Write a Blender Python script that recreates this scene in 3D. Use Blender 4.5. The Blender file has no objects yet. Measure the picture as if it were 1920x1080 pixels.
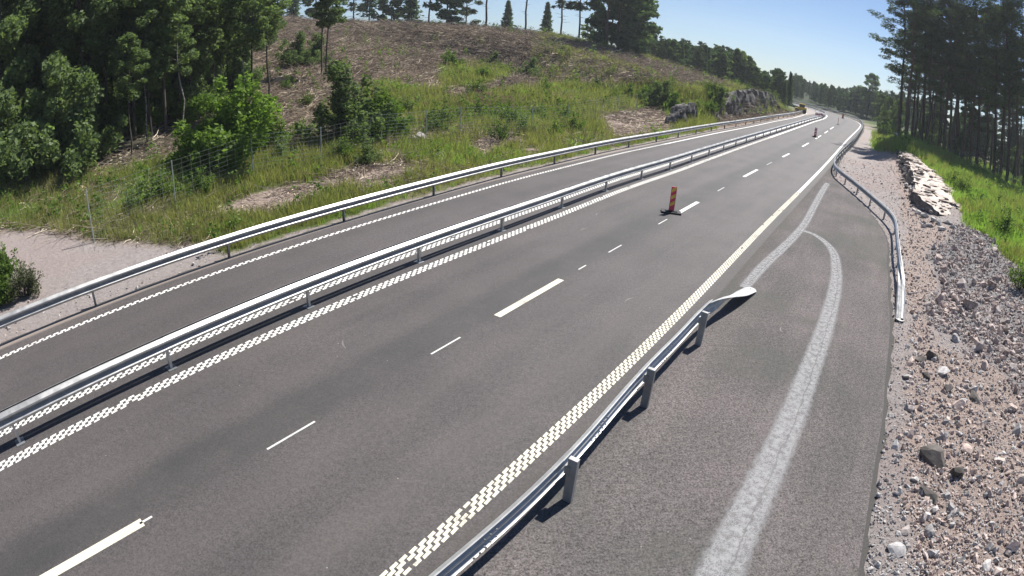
import bpy, math, random
import numpy as np
from mathutils import Vector, Matrix

C = bpy.context.scene
COL = C.collection
PI = math.pi
rnd = random.Random(823)
rng = np.random.default_rng(823)

# ------------------------------------------------------------------ camera
FPX, PIT, ROLL, HC = 1077.0, 0.424, 0.061, 6.25      # focal length in 1920-wide pixels, pitch down, roll, mast height
cr, sr = math.cos(ROLL), math.sin(ROLL)
ta = PI/2 - PIT
ct, st = math.cos(ta), math.sin(ta)
RT = np.array([[1, 0, 0], [0, ct, -st], [0, st, ct]]) @ np.array([[cr, -sr, 0], [sr, cr, 0], [0, 0, 1]])
cam_d = bpy.data.cameras.new("camera")
cam = bpy.data.objects.new("camera", cam_d)
COL.objects.link(cam)
C.camera = cam
M = Matrix([list(r) for r in RT]).to_4x4()
M.translation = (0, 0, HC)
cam.matrix_world = M
C.render.engine = 'CYCLES'
cam_d.type = 'PANO'
try:
    cam_d.panorama_type = 'FISHEYE_EQUISOLID'; cd = cam_d
    cam_d.fisheye_lens = FPX/1920*36; cam_d.fisheye_fov = PI
except Exception:
    cam_d.cycles.panorama_type = 'FISHEYE_EQUISOLID'
    cam_d.cycles.fisheye_lens = FPX/1920*36; cam_d.cycles.fisheye_fov = PI
cam_d.sensor_fit = 'HORIZONTAL'
cam_d.sensor_width = 36; cam_d.sensor_height = 20.25
cam_d.clip_start = 0.05; cam_d.clip_end = 6000

# ------------------------------------------------------------------ light
SUN_EL, SUN_AZ = math.radians(55), math.radians(45)      # azimuth clockwise from +Y
w = bpy.data.worlds.new("World"); C.world = w; w.use_nodes = True
nt = w.node_tree; nt.nodes.clear()
sky = nt.nodes.new('ShaderNodeTexSky'); sky.sky_type = 'NISHITA'; sky.sun_disc = False
sky.sun_elevation = SUN_EL; sky.sun_rotation = SUN_AZ
sky.altitude = 50; sky.air_density = .9; sky.dust_density = .0; sky.ozone_density = 3.0
bg = nt.nodes.new('ShaderNodeBackground'); bg.inputs[1].default_value = 0.05
wo = nt.nodes.new('ShaderNodeOutputWorld')
wb = nt.nodes.new('ShaderNodeMix'); wb.data_type = 'RGBA'; wb.blend_type = 'MULTIPLY'; wb.inputs[0].default_value = 1
wb.inputs[7].default_value = (.84, .93, 1.08, 1)          # the camera's cool white balance
nt.links.new(sky.outputs[0], wb.inputs[6]); nt.links.new(wb.outputs[2], bg.inputs[0]); nt.links.new(bg.outputs[0], wo.inputs[0])
sd = bpy.data.lights.new("sun", 'SUN'); sd.energy = 4.8; sd.angle = math.radians(0.53); sd.color = (1, 0.955, 0.89)
so = bpy.data.objects.new("sun", sd); COL.objects.link(so)
sdir = Vector((math.sin(SUN_AZ)*math.cos(SUN_EL), math.cos(SUN_AZ)*math.cos(SUN_EL), math.sin(SUN_EL)))
so.rotation_euler = sdir.to_track_quat('Z', 'Y').to_euler(); so.location = (0, 0, 60)
C.view_settings.view_transform = 'Standard'; C.view_settings.look = 'None'
C.view_settings.gamma = 1; C.view_settings.use_curve_mapping = False
C.view_settings.exposure = 0.9
C.cycles.max_bounces = 6; C.cycles.diffuse_bounces = 3; C.cycles.glossy_bounces = 3
C.cycles.transmission_bounces = 3; C.cycles.transparent_max_bounces = 8
C.cycles.use_denoising = True

# ------------------------------------------------------------------ surveying: image ray -> ground, ground -> image
def ray(x, y):
    dx, dy = x-960, -(y-540); r = math.hypot(dx, dy)+1e-9; t = 2*math.asin(r/2/FPX)
    return RT @ np.array([dx/r*math.sin(t), dy/r*math.sin(t), -math.cos(t)])
def un(x, y, z=0.0):
    r = ray(x, y); k = (z-HC)/r[2]
    return np.array([r[0]*k, r[1]*k, z])
def prj(P):
    q = (np.asarray(P, float)-[0, 0, HC]) @ RT
    q /= np.linalg.norm(q, axis=-1, keepdims=True)
    t = np.arccos(np.clip(-q[..., 2], -1, 1)); r = 2*FPX*np.sin(t/2); h = np.hypot(q[..., 0], q[..., 1])+1e-12
    return 960+r*q[..., 0]/h, 540-r*q[..., 1]/h

# ------------------------------------------------------------------ numeric helpers
def vnoise(x, y, sc, seed=0):
    x = np.asarray(x, float)/sc+seed*17.3; y = np.asarray(y, float)/sc+seed*5.7
    xi, yi = np.floor(x).astype(np.int64), np.floor(y).astype(np.int64)
    fx, fy = x-xi, y-yi; fx = fx*fx*(3-2*fx); fy = fy*fy*(3-2*fy)
    def h(a, b):
        n = (a*374761393 + b*668265263 + seed*362437) & 0x7fffffff
        n = ((n ^ (n >> 13))*1274126177) & 0x7fffffff
        return ((n ^ (n >> 16)) & 0xffff)/65535.0
    return (h(xi, yi)*(1-fx)+h(xi+1, yi)*fx)*(1-fy)+(h(xi, yi+1)*(1-fx)+h(xi+1, yi+1)*fx)*fy
def fbm(x, y, sc, seed=0, oc=4):
    s = 0; a = 1; t = 0
    for i in range(oc):
        s = s+a*vnoise(x, y, sc/2**i, seed+i); t += a; a *= .5
    return s/t
def sstep(a, b, x):
    t = np.clip((x-a)/(b-a), 0, 1); return t*t*(3-2*t)

def smooth(pts, step=0.5, sig=2.0):
    p = np.array([q[:2] for q in pts], float)
    d = np.r_[0, np.cumsum(np.linalg.norm(np.diff(p, axis=0), axis=1))]
    s = np.arange(0, d[-1]+1e-6, step)
    m = np.gradient(p, d, axis=0)
    i = np.clip(np.searchsorted(d, s, side='right')-1, 0, len(d)-2)
    h = (d[i+1]-d[i])[:, None]; t = ((s-d[i])/(d[i+1]-d[i]))[:, None]
    q = (2*t**3-3*t**2+1)*p[i]+(t**3-2*t**2+t)*h*m[i]+(-2*t**3+3*t**2)*p[i+1]+(t**3-t**2)*h*m[i+1]
    if sig > 0:
        k = int(3*sig/step); kk = np.exp(-.5*(np.arange(-k, k+1)*step/sig)**2); kk /= kk.sum()
        pad = np.vstack([q[0]-(q[1]-q[0])*np.arange(k, 0, -1)[:, None], q, q[-1]+(q[-1]-q[-2])*np.arange(1, k+1)[:, None]])
        q = np.stack([np.convolve(pad[:, j], kk, 'valid') for j in (0, 1)], 1)
    return q
class Line:
    """A ground polyline with arc length; left normals."""
    def __init__(s, pts):
        s.p = np.array(pts, float)
        s.d = np.r_[0, np.cumsum(np.linalg.norm(np.diff(s.p, axis=0), axis=1))]
        g = np.gradient(s.p, axis=0); s.t = g/np.linalg.norm(g, axis=1)[:, None]
        s.n = np.stack([-s.t[:, 1], s.t[:, 0]], 1)
        s.len = s.d[-1]
    def at(s, u, off=0.0):
        """off > 0 to the left of travel"""
        u = np.asarray(u, float)
        x = np.interp(u, s.d, s.p[:, 0]); y = np.interp(u, s.d, s.p[:, 1])
        nx = np.interp(u, s.d, s.n[:, 0]); ny = np.interp(u, s.d, s.n[:, 1])
        return np.stack([x+nx*off, y+ny*off], -1)
    def dirat(s, u):
        return np.array([np.interp(u, s.d, s.t[:, 0]), np.interp(u, s.d, s.t[:, 1])])
    def sd(s, X, Y, stride=1):
        """signed distance (left +) and arc length of the nearest point"""
        X = np.asarray(X, float).ravel(); Y = np.asarray(Y, float).ravel()
        P = s.p[::stride]; D = s.d[::stride]
        best = np.full(X.shape, 1e18); sg = np.zeros(X.shape); al = np.zeros(X.shape)
        for i in range(len(P)-1):
            a, b = P[i], P[i+1]; e = b-a; L = e @ e
            t = ((X-a[0])*e[0]+(Y-a[1])*e[1])/L
            t = np.clip(t, 0 if i else -1e9, 1 if i < len(P)-2 else 1e9)
            dx = X-a[0]-t*e[0]; dy = Y-a[1]-t*e[1]; q = dx*dx+dy*dy
            m = q < best
            best[m] = q[m]; cr_ = e[0]*(Y-a[1])-e[1]*(X-a[0]); sg[m] = np.sign(cr_[m]); al[m] = (D[i]+t*math.sqrt(L))[m]
        return np.sqrt(best)*sg, al
    def near(s, q):
        """arc length of the point nearest to q"""
        _, a = s.sd([q[0]], [q[1]]); return float(a[0])
def U(L, z=0): return [tuple(un(*p, z)[:2]) for p in L]
def back(pts, n=18):
    a, b = np.array(pts[0]), np.array(pts[2]); d = (a-b)/np.linalg.norm(a-b)
    return [tuple(a+d*n), tuple(a+d*n/2)]+list(pts)

e = U([(180, 573), (444, 477.5), (658, 411), (821, 364), (947, 329), (1044, 306), (1119, 288), (1229, 266), (1331, 246), (1394, 235), (1440, 226)])
EL = Line(smooth(back(e)+[(46.8, 94), (57, 109.5), (63.5, 121), (66, 131), (64, 142), (56, 154), (44, 166), (25, 180), (0, 192)]))
e = U([(38, 829), (340, 681), (595.5, 567.5), (799, 485.5), (947, 430), (1055, 389), (1136, 357), (1202, 335), (1253, 319), (1294.5, 304), (1329, 292), (1381.5, 274), (1436, 256), (1490, 238)])
CL = Line(smooth(back(e)+[(50.4, 92.3), (67.8, 117.8), (74.2, 129), (76.8, 139), (74.5, 151), (66, 164), (53, 176), (33, 190), (8, 202)]))
e = U([(750, 1068), (933, 908), (1223, 638), (1440, 417), (1488, 370), (1530, 327.5), (1592, 259)])
RL = Line(smooth(back(e)+[(59.6, 90.7), (70.9, 106.6), (81.6, 122.8), (86.2, 133), (88, 144), (85, 157), (76, 170), (62, 183), (42, 197), (16, 209)]))
e = U([(90, 1080), (268, 980), (500, 842), (808, 664), (1052, 524), (1251, 411), (1420, 318), (1480, 288), (1538, 255), (1563, 238)])
DL = Line(smooth(back(e)+[(66.5, 108), (76.5, 123.5), (81.3, 133), (82.8, 143), (80, 154.5), (71.5, 167), (58, 179.5), (38, 193.5), (12, 205.5)]))
e = U([(1605, 1080), (1612, 1030), (1626, 950), (1640, 870), (1652, 790), (1660, 700), (1668, 640), (1667, 560), (1665, 500), (1655, 432), (1611, 379), (1582, 352), (1562, 335)])
PE = Line(smooth([(2.0, -12.0), (3.6, -4.0)]+e+[(24.6, 39.6), (27.3, 43.6), (32.6, 51.4), (42.3, 64.4), (54.2, 81), (66.5, 98.3), (77.3, 114.4), (85.2, 126.6), (89.6, 136), (91.2, 145), (88.3, 158.5), (79, 172.5), (64.5, 186), (44, 200.5), (17, 213)], sig=.7))
e = U([(1683, 425), (1680, 410), (1672, 398), (1650, 378), (1630, 361), (1600, 337), (1580, 322), (1570, 314), (1565, 305), (1566, 298), (1572, 289), (1582, 279), (1600, 262), (1611, 248), (1617, 238)], .75)
RR = Line(smooth([tuple(un(1686, 606)[:2]), (13.9, 15.8), tuple(un(1686, 460, .72)[:2])]+e+[(76.6, 113.9), (84.6, 126.8), (89.0, 136.2), (90.6, 145), (87.7, 158.2), (78.5, 172), (64, 185.4), (43.5, 200)], sig=.8))
e = U([(850, 1058), (960, 965), (1060, 868), (1215, 690), (1290, 615), (1322, 578)], .75)
NR = Line(smooth([(-3.6, -.4), (-2.3, 1.5)]+e+[tuple(un(1380, 553, .33)[:2]), tuple(un(1415, 537, .05)[:2])], sig=.6))

# ------------------------------------------------------------------ terrain height
PL = [(0, 0), (.7, .0), (2, .08), (5, .25), (12, .9), (25, 2.5), (40, 4.6), (60, 7.4), (80, 11.5), (110, 18), (140, 23), (400, 40), (1500, 60)]
PCUT = [(0, 0), (1.2, .05), (2.2, .5), (3.2, 2.0), (4.4, 2.9), (9, 3.5), (14, 4.1), (20, 5.0), (28, 6.4), (45, 8.6), (80, 11), (140, 13), (400, 17), (1500, 40)]
PRR = [(0, 0), (.8, .0), (2, .06), (4, .3), (8, 1.0), (14, 1.7), (22, 2.1), (60, 2.2), (150, 2.5), (400, 5), (1500, 20)]
def prof(P, d):
    P = np.array(P); return np.interp(d, P[:, 0], P[:, 1])
def height(X, Y, fine=True):
    sh = np.shape(X); X = np.asarray(X, float).ravel(); Y = np.asarray(Y, float).ravel()
    dl, sl = EL.sd(X, Y, 6); dr, srr = PE.sd(X, Y, 4); dr = -dr
    L = np.array(PL); hl = np.interp(dl, L[:, 0], L[:, 1])
    cut = sstep(74, 82, sl)*(1-.55*sstep(108, 135, sl))
    gap = sstep(85, 87, sl)*(1-sstep(89, 92, sl))
    hl = hl*(1-cut)+prof(PCUT, dl)*cut*(1-.5*gap)
    hl = hl*(1-.75*sstep(120, 150, sl)*(1-sstep(40, 90, dl)))
    n = fbm(X, Y, 9, 3, 5)-.5
    hl = hl+n*np.minimum(np.maximum(dl-.8, 0)*.13, .9)
    hr = prof(PRR, dr)
    hump = (np.exp(-((X-42)/6)**2-((Y-55.5)/6)**2)*2.6+np.exp(-((X-50)/7)**2-((Y-57)/7)**2)*2.2)*sstep(1.2, 6.5, dr)
    hr = hr+hump+n*np.minimum(np.maximum(dr-1.0, 0)*.10, .8)
    near = (fbm(X, Y, 1.3, 9, 3)-.5)*.16
    hr = hr+near*sstep(.5, 2.5, dr)
    hr = hr*(1-.6*sstep(60, 100, srr)*(dr < 60))
    h = np.where((dl > 0) & (dl < np.where(dr > 0, dr, 1e9)), hl, np.where(dr > 0, hr, -.5))
    h = h-.03*np.exp(-np.minimum(np.abs(dl), np.abs(dr))/.25)
    h = np.where((dl <= 0) & (dr <= 0), -.12-np.minimum(np.minimum(-dl, -dr), 1)*.3, h)
    return h.reshape(sh)
def hz(x, y): return float(height(np.array([x]), np.array([y]))[0])
_ks = np.concatenate([np.arange(3, 60, .15), np.arange(60, 200, .6), np.arange(200, 900, 3.)])
def hit(px, py):
    """first point where the line of sight through (px, py) meets the terrain"""
    r = ray(px, py); P = np.array([0, 0, HC])+_ks[:, None]*r
    m = P[:, 2] <= np.maximum(height(P[:, 0], P[:, 1]), -.02)
    i = int(np.argmax(m)) if m.any() else len(_ks)-1
    p = P[i]; return np.array([p[0], p[1], max(hz(p[0], p[1]), 0)])
def onroad(p):
    a, _ = EL.sd([p[0]], [p[1]], 6); b_, _ = PE.sd([p[0]], [p[1]], 4); return a[0] < 2.5 and b_[0] > -2.5
def bearing(px, d, py=None):
    r = ray(px, 200 if py is None else py); h = math.hypot(r[0], r[1])
    x, y = r[0]/h*d, r[1]/h*d
    return np.array([x, y, hz(x, y)])
def htop(P, py):
    """height that makes a thing standing at P end at picture row py"""
    zs = np.linspace(.2, 45, 450); Q = np.stack([np.full(450, P[0]), np.full(450, P[1]), P[2]+zs], 1)
    yy = prj(Q)[1]; return float(zs[np.argmin(np.abs(yy-py))])

# ------------------------------------------------------------------ ground cover zones (surveyed from the picture, stored on the ground)
def inpoly(x, y, poly):
    r = np.zeros(x.shape, bool); n = len(poly)
    for i in range(n):
        x1, y1 = poly[i]; x2, y2 = poly[(i+1) % n]
        if y1 == y2: continue
        c = ((y1 > y) != (y2 > y)) & (x < (x2-x1)*(y-y1)/(y2-y1)+x1)
        r ^= c
    return r
GRASS_L = [[(-400, 360), (90, 322), (180, 322), (300, 300), (400, 285), (520, 276), (620, 262), (680, 278), (720, 278), (800, 262), (900, 235), (985, 205), (1060, 190), (1150, 205), (1260, 190), (1330, 205), (1350, 260), (1250, 290), (1000, 350), (800, 420), (440, 520), (420, 420), (400, 462), (330, 462), (250, 455), (180, 452), (60, 425), (-400, 430)],
           [(600, 205), (740, 195), (860, 190), (960, 170), (1080, 160), (1230, 155), (1400, 172), (1520, 205), (1350, 215), (1200, 210), (1000, 215), (840, 250), (640, 270)],
           [(820, 128), (900, 120), (960, 135), (920, 160), (840, 165)], [(660, 165), (740, 160), (840, 175), (830, 195), (700, 200)]]
DIRT_L = [[(395, 402), (440, 366), (560, 335), (700, 312), (760, 306), (810, 318), (720, 345), (620, 372), (520, 402), (430, 412)],
          [(870, 268), (905, 252), (960, 248), (990, 268), (930, 290), (890, 290)],
          [(1112, 215), (1180, 208), (1240, 205), (1275, 238), (1200, 262), (1150, 262)], [(975, 282), (1010, 274), (1025, 288), (980, 300)],
          [(1180, 205), (1230, 200), (1262, 232), (1215, 245)]]
GRAVEL_L = [(-500, 418), (60, 428), (180, 455), (250, 460), (345, 464), (440, 470), (444, 480), (200, 575), (0, 660), (-500, 900)]
GRASS_R = [[(1640, 236), (1700, 226), (1770, 232), (1990, 300), (2300, 500), (1990, 620), (1905, 500), (1860, 450), (1810, 410), (1800, 385), (1745, 320), (1712, 290), (1672, 282), (1640, 280)],
           [(1600, 205), (1640, 225), (1680, 232), (1670, 240), (1622, 232)]]
GREY_R = [(1752, 470), (1800, 418), (1840, 430), (1900, 500), (1990, 640), (2300, 1300), (1880, 700), (1790, 640), (1740, 590)]
RED_R = [(1672, 288), (1700, 300), (1720, 400), (1790, 425), (1740, 500), (1760, 650), (1950, 700), (2100, 1300), (1760, 1300), (1720, 900), (1700, 640), (1700, 440)]
FOREST_L = [(-600, -200), (478, -200), (470, 185), (360, 262), (235, 312), (100, 330), (-600, 395)]  # left forest outline, also the area whose floor gets painted shade
def soft(fn, x, y, k=3):
    s = 0
    for i in range(k):
        a = 2*PI*i/k+.5
        s = s+fn(x+4*math.cos(a), y+3*math.sin(a))
    return s/k
def zones(X, Y, Z):
    sh = np.shape(X); X = np.ravel(X); Y = np.ravel(Y); Z = np.ravel(Z)
    dl, sl = EL.sd(X, Y, 6); dr, _ = PE.sd(X, Y, 4); dr = -dr
    px, py = prj(np.stack([X, Y, Z], 1))
    j = (fbm(X, Y, 2.2, 21, 4)-.5); dist = np.hypot(X, Y)
    amp = 1100/np.maximum(dist, 6)
    px2 = px+j*amp*1.3; py2 = py+(fbm(X, Y, 2.0, 33, 4)-.5)*amp*.6
    g = np.zeros(X.shape); d = np.zeros(X.shape); gr = np.zeros(X.shape); gy = np.zeros(X.shape)
    left = dl > 0
    for P in GRASS_L: g = np.maximum(g, soft(lambda a, b: inpoly(a, b, P).astype(float), px2, py2))
    for P in DIRT_L:
        q = soft(lambda a, b: inpoly(a, b, P).astype(float), px2, py2); g = g*(1-q); d = np.maximum(d, q)
    q = soft(lambda a, b: inpoly(a, b, GRAVEL_L).astype(float), px2, py2)*(dl < 12); gr = q; g = g*(1-q)
    g = np.where(left & (dist > 60) & (py < 185) & (px > 1000), np.maximum(g, sstep(.5, .6, fbm(X, Y, 14, 5))*.6), g)
    bare = sstep(.38, .62, fbm(X, Y, 7, 41, 4)); g = np.where(left, g*(1-.55*bare), g)
    sh_ = (dl < .35+.25*j) & left; g = np.where(sh_, 0, g); gr = np.where(sh_, 1, gr)
    gR = np.zeros(X.shape)
    for P in GRASS_R: gR = np.maximum(gR, soft(lambda a, b: inpoly(a, b, P).astype(float), px2, py2))
    gR = np.where((dr > 14) & (py < 700), np.maximum(gR, .8), gR)
    gR = np.where(px > 2000, np.maximum(gR, (dr > 9)*.9), gR)
    forest = ((dr > 20)).astype(float)*.8
    gy = soft(lambda a, b: inpoly(a, b, GREY_R).astype(float), px2, py2)*(dr > 0)*(1-gR)
    rd = soft(lambda a, b: inpoly(a, b, RED_R).astype(float), px2, py2)*(dr > 0)*(1-gR)*(1-gy)
    right = (~left) & (dr > 0)
    g = np.where(right, gR*(1-forest*.6), g); gr = np.where(right, 1-gR, gr); d = np.where(right, rd, d)
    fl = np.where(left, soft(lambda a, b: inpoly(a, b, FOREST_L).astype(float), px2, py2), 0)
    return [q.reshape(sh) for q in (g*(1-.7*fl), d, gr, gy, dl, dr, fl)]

# ------------------------------------------------------------------ materials
def mat(name):
    m = bpy.data.materials.new(name); m.use_nodes = True
    n = m.node_tree; b = n.nodes["Principled BSDF"]
    return m, n, b
def N(n, t, **k):
    q = n.nodes.new(t)
    for a, v in k.items():
        if hasattr(q, a): setattr(q, a, v)
        else: q.inputs[a.replace('_', ' ')].default_value = v
    return q
def ramp(n, src, stops):
    r = n.nodes.new('ShaderNodeValToRGB'); el = r.color_ramp.elements
    el[0].position, el[0].color = stops[0][0], (*stops[0][1], 1)
    el[1].position, el[1].color = stops[-1][0], (*stops[-1][1], 1)
    for p, c in stops[1:-1]:
        x = el.new(p); x.color = (*c, 1)
    n.links.new(src, r.inputs[0]); return r.outputs[0]
def noise(n, scale, detail=4, rough=.55, vec=None, dist=0):
    q = n.nodes.new('ShaderNodeTexNoise'); q.inputs['Scale'].default_value = scale
    q.inputs['Detail'].default_value = detail; q.inputs['Roughness'].default_value = rough; q.inputs['Distortion'].default_value = dist
    if vec is not None: n.links.new(vec, q.inputs['Vector'])
    return q.outputs['Fac']
def mix(n, f, a, b, mode='MIX'):
    q = n.nodes.new('ShaderNodeMix'); q.data_type = 'RGBA'; q.blend_type = mode
    for s, v in ((0, f), (6, a), (7, b)):
        if isinstance(v, (int, float)): q.inputs[s].default_value = v
        elif isinstance(v, tuple): q.inputs[s].default_value = (*v, 1)
        else: n.links.new(v, q.inputs[s])
    return q.outputs[2]
def mth(n, op, a, b=None, c=None):
    q = n.nodes.new('ShaderNodeMath'); q.operation = op
    for s, v in ((0, a), (1, b), (2, c)):
        if v is None: continue
        if isinstance(v, (int, float)): q.inputs[s].default_value = v
        else: n.links.new(v, q.inputs[s])
    return q.outputs[0]
def maprange(n, v, a, b, c=0., d=1.):
    q = n.nodes.new('ShaderNodeMapRange'); q.interpolation_type = 'SMOOTHSTEP'
    n.links.new(v, q.inputs[0])
    for i, x in enumerate((a, b, c, d)): q.inputs[i+1].default_value = x
    return q.outputs[0]
def bump(n, b, h, strength, dist=.02):
    q = n.nodes.new('ShaderNodeBump'); q.inputs['Strength'].default_value = strength; q.inputs['Distance'].default_value = dist
    n.links.new(h, q.inputs['Height']); n.links.new(q.outputs[0], b.inputs['Normal']); return q
def attr(n, name):
    q = n.nodes.new('ShaderNodeAttribute'); q.attribute_name = name; return q.outputs['Fac']
def objpos(n): return n.nodes.new('ShaderNodeNewGeometry').outputs['Position']

def asphalt_mat(name, base, tint, layby=False):
    m, n, b = mat(name); P = objpos(n)
    uv = n.nodes.new('ShaderNodeUVMap').outputs[0]
    sx = n.nodes.new('ShaderNodeSeparateXYZ'); n.links.new(uv, sx.inputs[0]); t, s = sx.outputs[0], sx.outputs[1]
    st_ = n.nodes.new('ShaderNodeMapping'); st_.inputs['Scale'].default_value = (1, .12, 1); n.links.new(uv, st_.inputs[0])
    big = noise(n, .35, 3, .6, P); streak = noise(n, 1.1, 4, .6, st_.outputs[0])
    fine = noise(n, 26, 4, .9, P); grit = noise(n, 9, 6, .9, P); spk = noise(n, 120, 1, .5, P)
    c = mix(n, maprange(n, big, .30, .74), base, tint)
    c = mix(n, mth(n, 'MULTIPLY', maprange(n, streak, .42, .68), .45), c, tuple(x*1.22 for x in tint))
    v = mth(n, 'ADD', mth(n, 'MULTIPLY', fine, .62), mth(n, 'MULTIPLY', grit, .38))
    v = maprange(n, v, .38, .62, .30 if layby else .45, 1.75 if layby else 1.58)
    vc = n.nodes.new('ShaderNodeCombineColor')
    for i in range(3): n.links.new(v, vc.inputs[i])
    c = mix(n, 1.0, c, vc.outputs[0], 'MULTIPLY')
    if not layby:
        # fresher, darker joint beside the lane line; polished wheel paths; t = metres right of the right edge line (negative = left)
        def band(x0, wd, amt, seedsc=.5):
            a = mth(n, 'ABSOLUTE', mth(n, 'SUBTRACT', t, x0)); k = maprange(n, a, wd*.25, wd, 1, 0)
            k = mth(n, 'MULTIPLY', k, maprange(n, noise(n, seedsc, 3, .6, P), .3, .6, .45, 1)); return mth(n, 'MULTIPLY', k, amt)
        c = mix(n, band(-3.95, .8, .62), c, (.030, .032, .031))
        for x0, am in ((-1.0, .22), (-2.6, .16), (-4.9, .18), (-6.3, .2), (-8.7, .2), (-10.2, .2)):
            c = mix(n, band(x0, .55, am*1.3), c, (.092, .080, .077))
        c = mix(n, band(-7.3, .75, .35, .2), c, (.045, .042, .041))
        c = mix(n, band(.55, .5, .55, .9), c, (.045, .040, .034))
        c = mix(n, mth(n, 'MULTIPLY', maprange(n, t, -11.65, -11.85), .85), c, (.25, .21, .18))
    else:
        a = maprange(n, t, .3, 1.2, .45, 0); c = mix(n, a, c, (.085, .078, .068))
        c = mix(n, mth(n, 'MULTIPLY', maprange(n, noise(n, .22, 4, .6, P), .5, .62), .5), c, (.085, .090, .080))
    # loose pale grit
    vo = n.nodes.new('ShaderNodeTexVoronoi'); vo.inputs['Scale'].default_value = 3.2; n.links.new(P, vo.inputs['Vector'])
    sp = mth(n, 'MULTIPLY', maprange(n, vo.outputs['Distance'], .03, .05, 1, 0), maprange(n, noise(n, .6, 2, .5, P), .5, .56))
    c = mix(n, mth(n, 'MULTIPLY', sp, .7), c, (.35, .32, .28))
    n.links.new(c, b.inputs['Base Color']); b.inputs['Roughness'].default_value = .95 if layby else .70
    b.inputs['Specular IOR Level'].default_value = .15 if layby else .45
    bump(n, b, mth(n, 'ADD', fine, spk), .9 if layby else .6, .012 if layby else .007)
    return m
M_ROAD = asphalt_mat('asphalt', (.052, .0475, .047), (.074, .0645, .0635))
M_LAYBY = asphalt_mat('layby_asphalt', (.096, .091, .088), (.134, .119, .117), True)
def skirt_mat():
    m, n, b = mat('asphalt_edge'); n.links.new(ramp(n, noise(n, 40, 4, .7, objpos(n)), [(.3, (.03, .03, .028)), (.7, (.075, .07, .065))]), b.inputs['Base Color']); b.inputs['Roughness'].default_value = .95; return m
M_SKIRT = skirt_mat()

def paint_mat(name, col, wear=.5):
    m, n, b = mat(name); P = objpos(n)
    c = ramp(n, noise(n, 30, 4, .7, P), [(.25, tuple(x*.72 for x in col)), (.5, col), (.8, tuple(min(x*1.06, .9) for x in col))])
    w_ = maprange(n, mth(n, 'ADD', noise(n, 38, 4, .85, P), mth(n, 'MULTIPLY', noise(n, 1.2, 3, .6, P), .6)), .84, .98)
    c = mix(n, mth(n, 'MULTIPLY', w_, wear), c, (.16, .15, .14))
    n.links.new(c, b.inputs['Base Color']); b.inputs['Roughness'].default_value = .6; return m
M_WHITE = paint_mat('white_road_paint', (.70, .69, .66), .6); M_CREAM = paint_mat('cream_road_paint', (.62, .585, .47), .75)
M_THIN = paint_mat('premark_paint', (.55, .55, .53), .4)

def stripe_mat():
    m, n, b = mat('milled_stripe'); P = objpos(n)
    uv = n.nodes.new('ShaderNodeUVMap').outputs[0]; sx = n.nodes.new('ShaderNodeSeparateXYZ'); n.links.new(uv, sx.inputs[0])
    u = sx.outputs[0]; s = sx.outputs[1]
    fine = noise(n, 45, 3, .8, P); md = noise(n, 7, 4, .7, P)
    c = ramp(n, fine, [(.3, (.24, .24, .242)), (.5, (.31, .31, .315)), (.7, (.39, .39, .395))])
    b.inputs['Roughness'].default_value = .9; n.links.new(c, b.inputs['Base Color'])
    edge = mth(n, 'ABSOLUTE', mth(n, 'SUBTRACT', u, .5)); edge = mth(n, 'ADD', edge, mth(n, 'MULTIPLY', mth(n, 'SUBTRACT', md, .5), .55))
    a = maprange(n, edge, .30, .48, 1, 0)
    seam = maprange(n, mth(n, 'ABSOLUTE', mth(n, 'SUBTRACT', mth(n, 'ADD', u, mth(n, 'MULTIPLY', mth(n, 'SUBTRACT', noise(n, 1.3, 4, .6, P), .5), .35)), .60)), .0, .04, .6, 1)
    a = mth(n, 'MULTIPLY', a, seam)
    a = mth(n, 'MULTIPLY', a, maprange(n, mth(n, 'ADD', mth(n, 'MULTIPLY', fine, .4), md), .5, .9, .35, .85))
    tr = n.nodes.new('ShaderNodeBsdfTransparent'); mx = n.nodes.new('ShaderNodeMixShader')
    n.links.new(a, mx.inputs[0]); n.links.new(tr.outputs[0], mx.inputs[1]); n.links.new(b.outputs[0], mx.inputs[2])
    n.links.new(mx.outputs[0], n.nodes['Material Output'].inputs[0]); return m
M_STRIPE = stripe_mat()

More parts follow.
